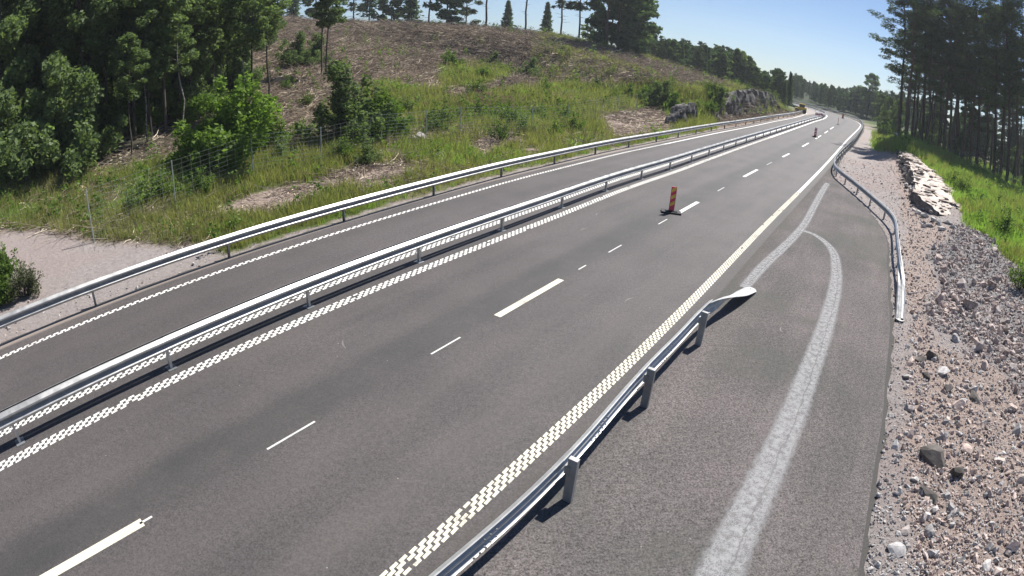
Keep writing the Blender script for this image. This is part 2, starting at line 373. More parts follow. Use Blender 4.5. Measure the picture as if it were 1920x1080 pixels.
def ground_mat():
    m, n, b = mat('ground'); P = objpos(n)
    g, d, gr, gy = (attr(n, k) for k in ('w_grass', 'w_dirt', 'w_gravel', 'w_grey'))
    n1 = noise(n, .8, 6, .7, P); n2 = noise(n, 6, 6, .75, P); n3 = noise(n, 28, 4, .8, P); n4 = noise(n, .12, 3, .6, P)
    v = mth(n, 'ADD', mth(n, 'MULTIPLY', n2, .6), mth(n, 'MULTIPLY', n3, .4))
    slash = ramp(n, v, [(.32, (.06, .045, .032)), (.46, (.18, .135, .10)), (.58, (.27, .21, .16)), (.72, (.42, .34, .27))])
    grass = ramp(n, v, [(.3, (.035, .065, .016)), (.5, (.085, .14, .032)), (.7, (.15, .20, .06))])
    grass = mix(n, maprange(n, n1, .5, .7, 0, .6), grass, (.15, .125, .06))
    dirt = ramp(n, v, [(.3, (.15, .115, .10)), (.48, (.33, .26, .225)), (.7, (.52, .43, .375))])
    grav = ramp(n, v, [(.3, (.13, .115, .108)), (.45, (.29, .258, .245)), (.6, (.38, .34, .325)), (.74, (.56, .51, .49))])
    grav = mix(n, maprange(n, n4, .45, .6, 0, .5), grav, (.32, .255, .235))
    grey = ramp(n, v, [(.3, (.08, .078, .079)), (.5, (.21, .205, .206)), (.72, (.42, .41, .41))])
    c = mix(n, gr, slash, grav); c = mix(n, mth(n, 'MULTIPLY', d, .85), c, dirt); c = mix(n, gy, c, grey); c = mix(n, g, c, grass); c = mix(n, attr(n, 'w_wood_shade'), c, (.03, .042, .02))  # last mix: woodland ground tint, plus the left forest's shade painted into the colour
    n.links.new(c, b.inputs['Base Color']); b.inputs['Roughness'].default_value = .95; b.inputs['Specular IOR Level'].default_value = .2
    bump(n, b, mth(n, 'ADD', n2, mth(n, 'MULTIPLY', n3, .6)), .9, .12); return m
M_GROUND = ground_mat()

def leaf_mat(name, dark, light, trans=.4, sc=.9, bright=0):
    m = bpy.data.materials.new(name); m.use_nodes = True; n = m.node_tree; n.nodes.clear()
    P = objpos(n); oi = n.nodes.new('ShaderNodeObjectInfo')
    v = mth(n, 'ADD', mth(n, 'MULTIPLY', noise(n, sc, 4, .7, P), .75), mth(n, 'MULTIPLY', oi.outputs['Random'], .25))
    v2 = n.nodes.new('ShaderNodeNewGeometry').outputs['Random Per Island']
    v = mth(n, 'ADD', v, mth(n, 'MULTIPLY', mth(n, 'SUBTRACT', v2, .5), .35))
    c = ramp(n, v, [(.25, dark), (.78, light)])
    d = n.nodes.new('ShaderNodeBsdfDiffuse'); t = n.nodes.new('ShaderNodeBsdfTranslucent'); g = n.nodes.new('ShaderNodeBsdfGlossy')
    g.inputs['Roughness'].default_value = .45; g.inputs['Color'].default_value = (.5, .5, .5, 1)
    n.links.new(c, d.inputs[0])
    tc = mix(n, 1.0, c, (1.15, 1.25, .62), 'MULTIPLY'); n.links.new(tc, t.inputs[0])
    a = n.nodes.new('ShaderNodeMixShader'); a.inputs[0].default_value = trans; n.links.new(d.outputs[0], a.inputs[1]); n.links.new(t.outputs[0], a.inputs[2])
    q = n.nodes.new('ShaderNodeMixShader'); q.inputs[0].default_value = .012; n.links.new(a.outputs[0], q.inputs[1]); n.links.new(g.outputs[0], q.inputs[2])
    o = n.nodes.new('ShaderNodeOutputMaterial'); n.links.new(q.outputs[0], o.inputs[0]); return m
M_LEAF = leaf_mat('broadleaf_foliage', (.078, .115, .048), (.180, .240, .110), .48)
M_LEAF2 = leaf_mat('young_birch_foliage', (.07, .125, .022), (.17, .26, .06), .5)
M_PINE = leaf_mat('pine_needles', (.042, .064, .032), (.100, .132, .068), .28)
M_SPRUCE = leaf_mat('far_conifer_needles', (.055, .100, .048), (.130, .190, .090), .33)
M_GRASS = leaf_mat('grass_blades', (.125, .225, .040), (.29, .42, .115), .52, .35)
M_DRY = leaf_mat('dry_grass', (.15, .165, .055), (.32, .32, .14), .45, .5)
M_SAGE = leaf_mat('sage_bush_foliage', (.07, .085, .045), (.16, .17, .10), .3)
M_WEED = leaf_mat('weed_leaves', (.06, .11, .022), (.16, .23, .06), .45)
M_PINK = leaf_mat('fireweed_blossom', (.20, .09, .14), (.36, .20, .27), .3)
M_YEL = leaf_mat('yellow_weed_blossom', (.20, .25, .02), (.42, .44, .05), .3)

def simple(name, stops, sc=8, rough=.9, bmp=.4, bd=.02, stretch=None, metal=0):
    m, n, b = mat(name); P = objpos(n); vec = P
    if stretch:
        mp = n.nodes.new('ShaderNodeMapping'); mp.inputs['Scale'].default_value = stretch; n.links.new(P, mp.inputs[0]); vec = mp.outputs[0]
    f = noise(n, sc, 6, .65, vec); oi = n.nodes.new('ShaderNodeObjectInfo')
    v = mth(n, 'ADD', f, mth(n, 'MULTIPLY', mth(n, 'SUBTRACT', oi.outputs['Random'], .5), .3))
    n.links.new(ramp(n, v, stops), b.inputs['Base Color']); b.inputs['Roughness'].default_value = rough; b.inputs['Metallic'].default_value = metal
    b.inputs['Specular IOR Level'].default_value = .3
    if bmp: bump(n, b, f, bmp, bd)
    return m
M_BARK = simple('grey_bark', [(.3, (.03, .026, .022)), (.7, (.10, .088, .075))], 6, stretch=(1, 1, .25))
M_PBARK = simple('pine_bark', [(.3, (.035, .026, .022)), (.7, (.11, .075, .058))], 5, stretch=(1, 1, .2))
M_BIRCH = simple('birch_bark', [(.35, (.06, .055, .05)), (.45, (.24, .23, .20)), (.7, (.36, .35, .31))], 5, stretch=(.6, .6, 2))
M_WOOD = simple('fresh_cut_wood', [(.3, (.38, .30, .2)), (.7, (.68, .6, .46))], 9, stretch=(1, 1, 4))
M_STICK = simple('dead_branches', [(.3, (.09, .065, .048)), (.5, (.20, .155, .12)), (.75, (.36, .31, .25))], 3)
M_ROCKD = simple('dark_rock_and_shade', [(.25, (.02, .02, .022)), (.45, (.065, .063, .065)), (.6, (.13, .12, .118)), (.75, (.30, .27, .25))], 2.2, bmp=.8, bd=.15)
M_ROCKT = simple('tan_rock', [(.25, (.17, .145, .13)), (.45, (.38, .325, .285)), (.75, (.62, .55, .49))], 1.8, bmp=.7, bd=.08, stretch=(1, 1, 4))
M_STONE = simple('crushed_grey_stone', [(.25, (.15, .143, .14)), (.5, (.36, .345, .335)), (.8, (.60, .58, .565))], 9, bmp=.3)
M_STONER = simple('reddish_stone', [(.25, (.18, .14, .125)), (.5, (.40, .32, .285)), (.8, (.60, .51, .46))], 9, bmp=.3)
M_STONEP = simple('pinkish_fine_gravel', [(.25, (.17, .145, .135)), (.5, (.37, .325, .305)), (.8, (.58, .53, .50))], 9, bmp=.3)
M_BOULD = simple('dark_boulder', [(.25, (.04, .036, .033)), (.5, (.10, .09, .082)), (.8, (.2, .175, .16))], 3, bmp=.5, bd=.05)

def metal_mat():
    m, n, b = mat('galvanised_steel'); P = objpos(n)
    f = noise(n, 3, 5, .6, P); k = noise(n, 45, 3, .7, P)
    c = ramp(n, mth(n, 'ADD', mth(n, 'MULTIPLY', f, .7), mth(n, 'MULTIPLY', k, .3)), [(.3, (.32, .32, .315)), (.7, (.46, .46, .45))])
    n.links.new(c, b.inputs['Base Color']); b.inputs['Metallic'].default_value = .6
    n.links.new(maprange(n, f, .3, .7, .36, .54), b.inputs['Roughness']); bump(n, b, f, .06, .01); return m
M_STEEL = metal_mat()
M_STEEL2 = simple('new_galvanised_steel', [(.3, (.36, .365, .36)), (.7, (.54, .545, .535))], 5, .48, 0, metal=.3)
M_STEELD = simple('weathered_post_steel', [(.3, (.20, .21, .215)), (.7, (.32, .33, .335))], 4, .5, 0, metal=.5)
M_WIRE = simple('fence_wire', [(.3, (.30, .33, .31)), (.7, (.46, .49, .46))], 4, .5, 0, metal=.5)
def flat(name, col, rough=.5, metal=0):
    m, n, b = mat(name); f = noise(n, 12, 4, .6, objpos(n))
    n.links.new(ramp(n, f, [(.3, tuple(x*.8 for x in col)), (.7, tuple(min(1, x*1.1) for x in col))]), b.inputs['Base Color'])
    b.inputs['Roughness'].default_value = rough; b.inputs['Metallic'].default_value = metal; return m
M_RED = flat('red_reflective_sheet', (.74, .05, .11)); M_YELLOW = flat('yellow_reflective_sheet', (.88, .56, .07))
M_BLACK = flat('black_rubber', (.02, .02, .022), .7); M_PAINTW = flat('white_sheet', (.78, .77, .75)); M_MACH = flat('yellow_machine_paint', (.72, .52, .03), .4)
M_GLASS = flat('dark_cab_glass', (.02, .025, .03), .1)

# ------------------------------------------------------------------ mesh helpers
def link(name, me, parent=None, loc=None):
    o = bpy.data.objects.new(name, me); COL.objects.link(o)
    if parent is not None: o.parent = parent
    if loc is not None: o.location = loc
    return o
def mesh(name, v, f, m, sm=False, quads=True):
    me = bpy.data.meshes.new(name); v = np.asarray(v, np.float32); 
    if isinstance(f, np.ndarray) and f.ndim == 2:
        k = f.shape[1]; me.vertices.add(len(v)); me.vertices.foreach_set('co', v.ravel())
        me.loops.add(f.size); me.loops.foreach_set('vertex_index', f.astype(np.int32).ravel())
        me.polygons.add(len(f)); me.polygons.foreach_set('loop_start', np.arange(0, f.size, k, dtype=np.int32))
        me.update(calc_edges=True)
    else:
        me.from_pydata([tuple(p) for p in v], [], [tuple(p) for p in f]); me.update()
    if m is not None:
        for q in (m if isinstance(m, (list, tuple)) else [m]): me.materials.append(q)
    if sm: me.polygons.foreach_set('use_smooth', np.ones(len(me.polygons), bool))
    me.validate(); return me
class MB:
    def __init__(s): s.v = []; s.f = []
    def add(s, v, f):
        b = len(s.v); s.v += [tuple(map(float, p)) for p in v]; s.f += [tuple(i+b for i in q) for q in f]; return s
    def box(s, c, d, rz=0, ax=None):
        cx, cy, cz = c; hx, hy, h = d[0]/2, d[1]/2, d[2]/2; ca, sa = math.cos(rz), math.sin(rz); P = []
        for z in (-h, h):
            for x, y in ((-hx, -hy), (hx, -hy), (hx, hy), (-hx, hy)): P.append((cx+x*ca-y*sa, cy+x*sa+y*ca, cz+z))
        return s.add(P, [(0, 3, 2, 1), (4, 5, 6, 7), (0, 1, 5, 4), (1, 2, 6, 5), (2, 3, 7, 6), (3, 0, 4, 7)])
    def tube(s, pts, rad, n=6, cap=True):
        pts = [Vector(map(float, p)) for p in pts]; V = []; F = []
        for i, p in enumerate(pts):
            t = (pts[min(i+1, len(pts)-1)]-pts[max(i-1, 0)]).normalized()
            a = t.cross(Vector((0.13, 0.97, .21))).normalized(); b_ = t.cross(a); r = rad[i] if isinstance(rad, (list, tuple)) else rad
            for k in range(n): V.append(p+(a*math.cos(2*PI*k/n)+b_*math.sin(2*PI*k/n))*r)
        for i in range(len(pts)-1):
            for k in range(n): F.append((i*n+k, i*n+(k+1) % n, (i+1)*n+(k+1) % n, (i+1)*n+k))
        if cap: F += [tuple(range(n-1, -1, -1)), tuple((len(pts)-1)*n+k for k in range(n))]
        return s.add(V, F)
    def mesh(s, name, m, sm=False): return mesh(name, s.v, s.f, m, sm)
    def build(s, name, m, parent=None, loc=None, sm=False): return link(name, s.mesh(name, m, sm), parent, loc)
def thing(name, label, cat, loc=(0, 0, 0), rz=0, group=None):
    o = bpy.data.objects.new(name, None); o.empty_display_size = .3; COL.objects.link(o)
    o.location = tuple(map(float, loc)); o.rotation_euler = (0, 0, rz); o['label'] = label; o['category'] = cat
    if group: o['group'] = group
    return o
def tag(o, label, cat, group=None):
    o['label'] = label; o['category'] = cat
    if group: o['group'] = group
    return o
def structure(o): o['kind'] = 'structure'; return o
def loft(rows, name, m, uv=None, z=0, kind='structure'):
    """rows: list of arrays (k,2 or k,3) with equal k"""
    R_ = np.array(rows, float); a, k = R_.shape[:2]
    if R_.shape[2] == 2: R_ = np.concatenate([R_, np.full((a, k, 1), z)], 2)
    idx = np.arange(a*k).reshape(a, k)
    f = np.stack([idx[:-1, :-1], idx[:-1, 1:], idx[1:, 1:], idx[1:, :-1]], -1).reshape(-1, 4)
    me = mesh(name, R_.reshape(-1, 3), f, m)
    if uv is not None:
        u = np.array(uv, float).reshape(-1, 2); l = me.uv_layers.new(name='UVMap')
        li = np.empty(len(me.loops), np.int32); me.loops.foreach_get('vertex_index', li); l.data.foreach_set('uv', u[li].ravel())
    # face up
    if me.polygons[0].normal.z < 0: me.flip_normals()
    return link(name, me)

# ------------------------------------------------------------------ terrain
def grid_mesh(name, x0, x1, y0, y1, st_, skip=None):
    xs = np.arange(x0, x1+st_/2, st_); ys = np.arange(y0, y1+st_/2, st_)
    X, Y = np.meshgrid(xs, ys); Z = height(X, Y)
    idx = np.arange(X.size).reshape(X.shape)
    f = np.stack([idx[:-1, :-1], idx[:-1, 1:], idx[1:, 1:], idx[1:, :-1]], -1).reshape(-1, 4)
    if skip:
        cx, cy = (X[:-1, :-1]+st_/2).ravel(), (Y[:-1, :-1]+st_/2).ravel()
        keep = ~((cx > skip[0]+st_/2) & (cx < skip[1]-st_/2) & (cy > skip[2]+st_/2) & (cy < skip[3]-st_/2)); f = f[keep]
    V = np.stack([X, Y, Z], -1).reshape(-1, 3)
    me = mesh(name, V, f, M_GROUND, True)
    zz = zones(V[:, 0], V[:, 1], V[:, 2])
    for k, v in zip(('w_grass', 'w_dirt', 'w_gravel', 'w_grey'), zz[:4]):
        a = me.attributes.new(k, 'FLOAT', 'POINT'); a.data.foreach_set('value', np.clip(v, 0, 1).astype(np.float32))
    a = me.attributes.new('w_wood_shade', 'FLOAT', 'POINT'); a.data.foreach_set('value', np.clip(np.maximum(sstep(150, 190, np.hypot(V[:, 0], V[:, 1])), 1.0*((zz[5] > 48) & (zz[4] < 0))+.75*zz[6]), 0, 1).astype(np.float32))
    return structure(link(name, me))
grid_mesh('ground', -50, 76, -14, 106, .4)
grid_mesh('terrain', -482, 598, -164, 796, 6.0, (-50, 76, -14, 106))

# ------------------------------------------------------------------ road surfaces
def meet(line, p, n, maxd=40):
    """distance from p along n to the polyline"""
    a = line.p[:-1]; e_ = line.p[1:]-a; den = n[0]*e_[:, 1]-n[1]*e_[:, 0]; den = np.where(np.abs(den) < 1e-9, 1e-9, den)
    r = a-p; t = (r[:, 0]*e_[:, 1]-r[:, 1]*e_[:, 0])/den; u = (r[:, 0]*n[1]-r[:, 1]*n[0])/den
    ok = (u >= -1e-6) & (u <= 1+1e-6) & (t > 0) & (t < maxd)
    return float(t[ok].min()) if ok.any() else None
SL = np.arange(0, RL.len, .5)
rows = []; uvs = []; rows2 = []; uvs2 = []; lt = 12.0; rt = 2.0
edgeL = []; edgeR = []
for s in SL:
    p = RL.at(s); t = RL.dirat(s); nl = np.array([-t[1], t[0]])
    q = meet(EL, p, nl, 16); lt = q if q and abs(q-lt) < 2.5 else lt
    q = meet(PE, p, -nl, 14); rt = q if q else rt
    rt = rt+(float(vnoise(np.array([s]), np.array([0.]), 2.1, 8)[0])-.5)*.14
    m_ = min(.5, rt*.5); off = np.linspace(lt, -m_, 29)
    rows.append(p+nl*off[:, None]); uvs.append(np.stack([-off*12.0/max(lt, 9) if False else -off, np.full(29, s)], 1))
    off = np.linspace(-m_, -rt, 9); rows2.append(p+nl*off[:, None]); uvs2.append(np.stack([-off, np.full(9, s)], 1))
    edgeL.append(rows[-1][0]); edgeR.append(rows2[-1][-1])
structure(loft(rows, 'road', M_ROAD, uvs))
structure(loft(rows2, 'layby_pavement', M_LAYBY, uvs2))
for nm, ed, sg in (('pavement_edge', edgeR, -1), ('pavement_edge', edgeL, 1)):
    ed = np.array(ed); g = np.gradient(ed, axis=0); g /= np.linalg.norm(g, axis=1)[:, None]; nn = np.stack([-g[:, 1], g[:, 0]], 1)*sg
    jit = (vnoise(np.arange(len(ed)), np.zeros(len(ed)), 2.5, 4)*.10+.13)[:, None]
    rr = [np.concatenate([ed, np.zeros((len(ed), 1))], 1), np.concatenate([ed+nn*jit, np.full((len(ed), 1), -.04)], 1)]
    structure(loft(np.array(rr).transpose(1, 0, 2), nm, M_SKIRT))

# ------------------------------------------------------------------ painted markings
def quad(line, s0, s1, o0, o1, z=.004, sk=0.0):
    a, b_ = line.at(s0+sk*o0, o0), line.at(s1+sk*o0, o0); c, d = line.at(s1+sk*o1, o1), line.at(s0+sk*o1, o1)
    return [(*d, z), (*c, z), (*b_, z), (*a, z)]
def pattern(name, line, off, s0, s1, per, nblk, bw, bl, skew, m, zig=.022, far=70):
    v = []; f = []
    for s in np.arange(s0, s1, per):
        for k in range(nblk):
            if rnd.random() < .012: continue
            o = off+(k-(nblk-1)/2)*bw; sh = skew*(k-(nblk-1)/2)+(zig if k % 2 else 0)+rnd.uniform(-.006, .006)
            j = [rnd.uniform(-.006, .006) for _ in range(4)]
            a = line.at(s+sh+j[0], o-bw*.52); b_ = line.at(s+sh+bl+j[1], o-bw*.52+.012); c = line.at(s+sh+bl+j[2]+.008, o+bw*.52); d = line.at(s+sh+j[3]+.008, o+bw*.52-.012)
            i = len(v); v += [(*a, .004+k*.0006), (*b_, .004+k*.0006), (*c, .004+k*.0006), (*d, .004+k*.0006)]; f.append((i, i+1, i+2, i+3))
    me = mesh(name, v, f, m)
    if me.polygons[0].normal.z < 0: me.flip_normals()
    return structure(link(name, me))
def solid(name, line, off, w_, s0, s1, m, step=1.0):
    ss = np.append(np.arange(s0, s1, step), s1)
    return structure(loft([np.stack([line.at(s, off+w_/2), line.at(s, off-w_/2)]) for s in ss], name, m, z=.004))
nr = lambda line, x, y: line.near(un(x, y)[:2])
rs0 = nr(RL, 700, 1110); rs1 = nr(RL, 1498, 361); 
pattern('right_edge_marking', RL, 0, rs0-4, rs1, .198, 4, .064, .152, -.088, M_CREAM, 0)
solid('right_edge_line', RL, 0, .21, rs1+.03, RL.len-1, M_WHITE)
pattern('median_marking', CL, -.47, 6, nr(CL, 1440, 258), .222, 4, .072, .15, -.122, M_WHITE, 0)
pattern('median_marking', CL, .66, 6, nr(CL, 1440, 258), .222, 4, .072, .15, -.122, M_WHITE, 0)
solid('median_line', CL, -.47, .30, nr(CL, 1440, 258)+.1, CL.len-1, M_WHITE); solid('median_line', CL, .66, .26, nr(CL, 1440, 258)+.1, CL.len-1, M_WHITE)
pattern('left_edge_marking', EL, -.84, 6, nr(EL, 1240, 270), .24, 2, .085, .17, .12, M_WHITE, 0)
solid('left_edge_line', EL, -.84, .17, nr(EL, 1240, 270)+.1, EL.len-1, M_WHITE)
def dash(a, b_, w_, m=M_WHITE, off=0):
    s0, s1 = DL.near(un(*a)[:2]), DL.near(un(*b_)[:2])
    o = solid('lane_dash', DL, off, w_, s0, s1, m, .5); return o
for a, b_ in (((-60, 1160), (268, 980)), ((930, 592), (1052, 524)), ((1265, 401), (1310, 379)), ((1393, 331), (1420, 318)), ((1462, 293), (1480, 288)), ((1499, 273.5), (1512, 267)), ((1528, 260), (1539, 254)), ((1545, 249.5), (1553, 245.5)), ((1557, 242.5), (1564, 238))):
    dash(a, b_, .19, M_CREAM if a[0] < 1100 else M_WHITE)
for a, b_ in (((262, 982), (284, 967)), ((500, 842), (590, 790)), ((808, 664), (862, 632)), ((1080, 504), (1097, 497)), ((1140, 473), (1167, 460)), ((1233, 420), (1251, 411)), ((1345, 358), (1358, 351.5)), ((1437, 309), (1446, 304))):
    dash(a, b_, .045, M_THIN)
# worn pale stripes on the lay-by
def stripe(pts, widths):
    P = np.array([un(*p)[:2] for p in pts]); L = smooth(P, .3, .5); ln = Line(L)
    d = np.r_[0, np.cumsum(np.linalg.norm(np.diff(P, axis=0), axis=1))]/np.linalg.norm(np.diff(P, axis=0), axis=1).sum()*ln.len
    ws = np.interp(ln.d, d, widths); rows = []; uv = []
    for i, s in enumerate(ln.d):
        of = np.linspace(-.5, .5, 7); rows.append(ln.p[i]+ln.n[i]*(of*ws[i])[:, None]); uv.append(np.stack([.5-of, np.full(7, s)], 1))
    return structure(loft(rows, 'worn_stripe', M_STRIPE, uv, z=.004 if len(pts) > 8 else .008))
stripe([(1325, 1130), (1345, 1085), (1388, 990), (1432, 900), (1478, 800), (1516, 700), (1545, 620), (1563, 555), (1568, 500), (1556, 462), (1535, 444), (1512, 432), (1490, 430)], [.9, .88, .84, .80, .76, .72, .68, .64, .58, .52, .48, .46, .4])
stripe([(1395, 540), (1430, 500), (1475, 458), (1505, 425), (1525, 390), (1540, 362), (1552, 343)], [.42, .5, .5, .48, .5, .52, .5])

M_SCUFF = paint_mat('pale_scuff', (.14, .13, .125), .9)
for (px_, py_, L_, an) in ((646, 645, .4, 2.0), (1010, 372, .9, .9), (1180, 562, .4, .8), (1095, 430, .5, .9), (1120, 402, .4, 1.3), (1465, 618, .3, 1.2)):
    q = un(px_, py_)[:2]; t = np.array([math.cos(an), math.sin(an)]); nn_ = np.array([-t[1], t[0]]); rw_ = []
    for i in range(7):
        a = i/6-.5; w2 = .022*(1-abs(a)*1.7)+.003; c_ = q+t*a*L_+nn_*(.10*L_*math.cos(a*3)); rw_.append(np.stack([c_+nn_*w2, c_-nn_*w2]))
    structure(loft(rw_, 'scuff_mark', M_SCUFF, z=.004))
# ------------------------------------------------------------------ guardrails
WP = [(u*1.18, z*1.09) for u, z in [(.000, .155), (.016, .152), (.080, .096), (.084, .062), (.026, .016), (.016, -.012), (.060, -.048), (.084, -.072), (.080, -.104), (.020, -.150), (.004, -.155)]]
def beam(line, s0, s1, off, side, ztop, name, parent, m=M_STEEL, twist=None, step=1.0, flat_=None):
    """side +1: corrugation faces left of travel. ztop, twist: numbers or functions of s"""
    n = max(1, int(math.ceil((s1-s0)/step))); V = []; k = len(WP)
    for i in range(n+1):
        s = s0+(s1-s0)*i/n; c = line.at(s, off); t = line.dirat(s); nn = np.array([-t[1], t[0]])*side
        zt = ztop(s) if callable(ztop) else ztop; tw = twist(s) if twist else 0.0; ca, sa = math.cos(tw), math.sin(tw); fl_ = flat_(s) if flat_ else 0.0
        for inset in (0, -.0045):
            for (u, z) in WP:
                u = u*(1-.8*fl_)+inset; z = z*(1+.25*fl_); uu = u*ca+z*sa; z2 = z*ca-u*sa
                V.append((c[0]+nn[0]*uu, c[1]+nn[1]*uu, zt-.155+z2))
    F = []
    for i in range(n):
        a, b_ = i*2*k, (i+1)*2*k
        for j in range(k-1):
            F.append((a+j, a+j+1, b_+j+1, b_+j)); F.append((a+k+j+1, a+k+j, b_+k+j, b_+k+j+1))
        F.append((a, b_, b_+k, a+k)); F.append((a+k-1, a+2*k-1, b_+2*k-1, b_+k-1))
    for a, fl in ((0, 0), (n*2*k, 1)):
        for j in range(k-1):
            q = (a+j, a+k+j, a+k+j+1, a+j+1); F.append(q if not fl else q[::-1])
    me = mesh(name, V, F, m); return link(name, me, parent)
def post_mesh(h, wd=.10, dp=.055, th=.006):
    """C profile, web facing +x"""
    b = MB()
    for (cx, cy, dx, dy) in ((-dp/2+th/2, 0, th, wd), (th/2, wd/2-th/2, dp-th, th), (th/2, -wd/2+th/2, dp-th, th), (dp/2-th/2, wd/2-th-.008, th, .014), (dp/2-th/2, -wd/2+th+.008, th, .014)):
        b.box((cx, cy, h/2-.15), (dx, dy, h+.3))
    return b.mesh('post', M_STEELD)
PM = post_mesh(.74)
def put(me, name, parent, x, y, z, rz):
    o = bpy.data.objects.new(name, me); COL.objects.link(o); o.parent = parent; o.location = (float(x), float(y), float(z)); o.rotation_euler = (0, 0, rz); return o
def bolt_mesh():
    b = MB(); b.tube([(0, 0, 0), (.018, 0, 0)], .017, 6); return b.mesh('bolt', M_STEELD)
BM = bolt_mesh()

# left guardrail: beam faces the road (right of travel)
g = thing('guardrail', 'long galvanised guardrail between the left carriageway and the grassy hillside', 'guardrail', (0, 0, 0))
postsL = [nr(EL, *p) for p in [(180, 573), (444, 477.5)]]
sp = 4.72; s = postsL[0]-3*sp; k = 0
while s < EL.len-2:
    nb = s+sp
    beam(EL, s-.02, min(nb+.28, EL.len-.5), -.10-(.004 if k % 2 else 0), -1, .77, 'rail_beam', g, step=1.2)
    q = EL.at(s, .02); t = EL.dirat(s); az = math.atan2(t[1], t[0])
    put(PM, 'post', g, q[0], q[1], -.02, az+PI)
    if k < 12:
        for dz in (.58, .66):
            q2 = EL.at(s, -.12); put(BM, 'bolt', g, q2[0], q2[1], dz, az-PI/2)
    k += 1; s = nb
# median barrier: double-sided
g = thing('median_barrier', 'double-sided galvanised steel barrier running down the middle between the patterned white lines', 'guardrail', (0, 0, 0))
s = nr(CL, 38, 829)-2*3.98; k = 0
bpm = MB().box((0, 0, .008), (.22, .26, .016)).mesh('base_plate', M_STEELD)
PMC = MB(); PMC.box((0, 0, .36), (.06, .09, .72)); PMC = PMC.mesh('post', M_STEEL)
while s < CL.len-2:
    nb = s+3.98
    for sd_ in (1, -1):
        beam(CL, s-.02, min(nb+.22, CL.len-.5), .032*sd_, sd_, .76+(.002 if k % 2 else 0), 'rail_beam', g, step=1.0)
    q = CL.at(s); t = CL.dirat(s); az = math.atan2(t[1], t[0])
    put(PMC, 'post', g, q[0], q[1], 0, az)
    if k < 14: put(bpm, 'base_plate', g, q[0], q[1], 0.001, az)
    k += 1; s = nb
# near right guardrail with a twisted, ground-anchored end
g = thing('guardrail', 'short near guardrail beside the road whose twisted end ramps down flat onto the asphalt', 'guardrail', (0, 0, 0))
sN = NR.near(un(1322, 578, .75)[:2]); Lr = NR.len
zt = lambda s: .775 if s < sN+.25 else .775-(.775-.06)*sstep(0, 1, np.array((s-sN-.25)/(Lr-sN-.25))).item()
def ztN(s):
    f = max(0, min(1, (s-sN-.1)/(Lr-sN-.1))); return .775*(1-f)+.195*f
twN = lambda s: -1.5*float(sstep(.10, .85, np.array((s-sN)/(Lr-sN))))
pN = [NR.near(un(*p)[:2]) for p in ((1068, 940), (1219, 767), (1319, 650))]
ss = [pN[0]-6.1, pN[0]-3.05, pN[0], pN[1], pN[2]]
for i, s in enumerate(ss):
    e2 = ss[i+1] if i < 4 else sN+.3
    if e2 > s: beam(NR, max(0, s-.05), e2+.25, .02+(.004 if i % 2 else 0), 1, .775, 'rail_beam', g, M_STEEL2, step=.5)
beam(NR, sN+.3, Lr, .02, 1, ztN, 'twisted_end_beam', g, M_STEEL2, twist=twN, step=.12, flat_=lambda s: float(sstep(.35, .95, np.array((s-sN)/(Lr-sN)))))
c = NR.at(Lr); t = NR.dirat(Lr); b = MB(); az = math.atan2(t[1], t[0]); nn = np.array([-t[1], t[0]])
pl = []; 
for z in (.030, .045):
    for a in np.linspace(-PI/2, PI/2, 11): pl.append((c[0]+nn[0]*.02+t[0]*(-.02+.22*math.cos(a))+nn[0]*.195*math.sin(a), c[1]+nn[1]*.02+t[1]*(-.02+.22*math.cos(a))+nn[1]*.195*math.sin(a), z))
f = [tuple(range(10, -1, -1)), tuple(range(11, 22))]+[(i, i+1, i+12, i+11) for i in range(10)]+[(10, 0, 11, 21)]
b.add(pl, f); b.build('end_shoe', M_STEEL, g)
b = MB(); q = c+t*.06+nn*.03; b.box((q[0], q[1], .055), (.07, .02, .02), az); b.build('anchor_bolt', M_STEELD, g)
PN = post_mesh(.86, .15, .075, .007); CAP = MB().box((0, 0, .855), (.08, .15, .012)).mesh('post_cap', M_STEEL)
for s in ss:
    q = NR.at(s, -.12); t = NR.dirat(s); az = math.atan2(t[1], t[0]); o = put(PN, 'post', g, q[0], q[1], 0, az); put(CAP, 'post_cap', g, q[0], q[1], 0, az)
    for dz in (.58, .64):
        q2 = NR.at(s+.02, -.004); put(BM, 'bolt', g, q2[0], q2[1], dz, az-PI/2)
    b = MB(); q2 = NR.at(s, -.05); b.box((q2[0], q2[1], .63), (.09, .09, .16), az); b.build('spacer_block', M_STEELD, g)
for i in range(len(ss)-1):
    sm_ = ss[i]+(.42)*(ss[i+1]-ss[i])
    for ds in (-.12, 0, .12):
        for dz in (.56, .70):
            q2 = NR.at(sm_+ds, .015); t = NR.dirat(sm_); put(BM, 'bolt', g, q2[0], q2[1], dz, math.atan2(t[1], t[0])-PI/2)
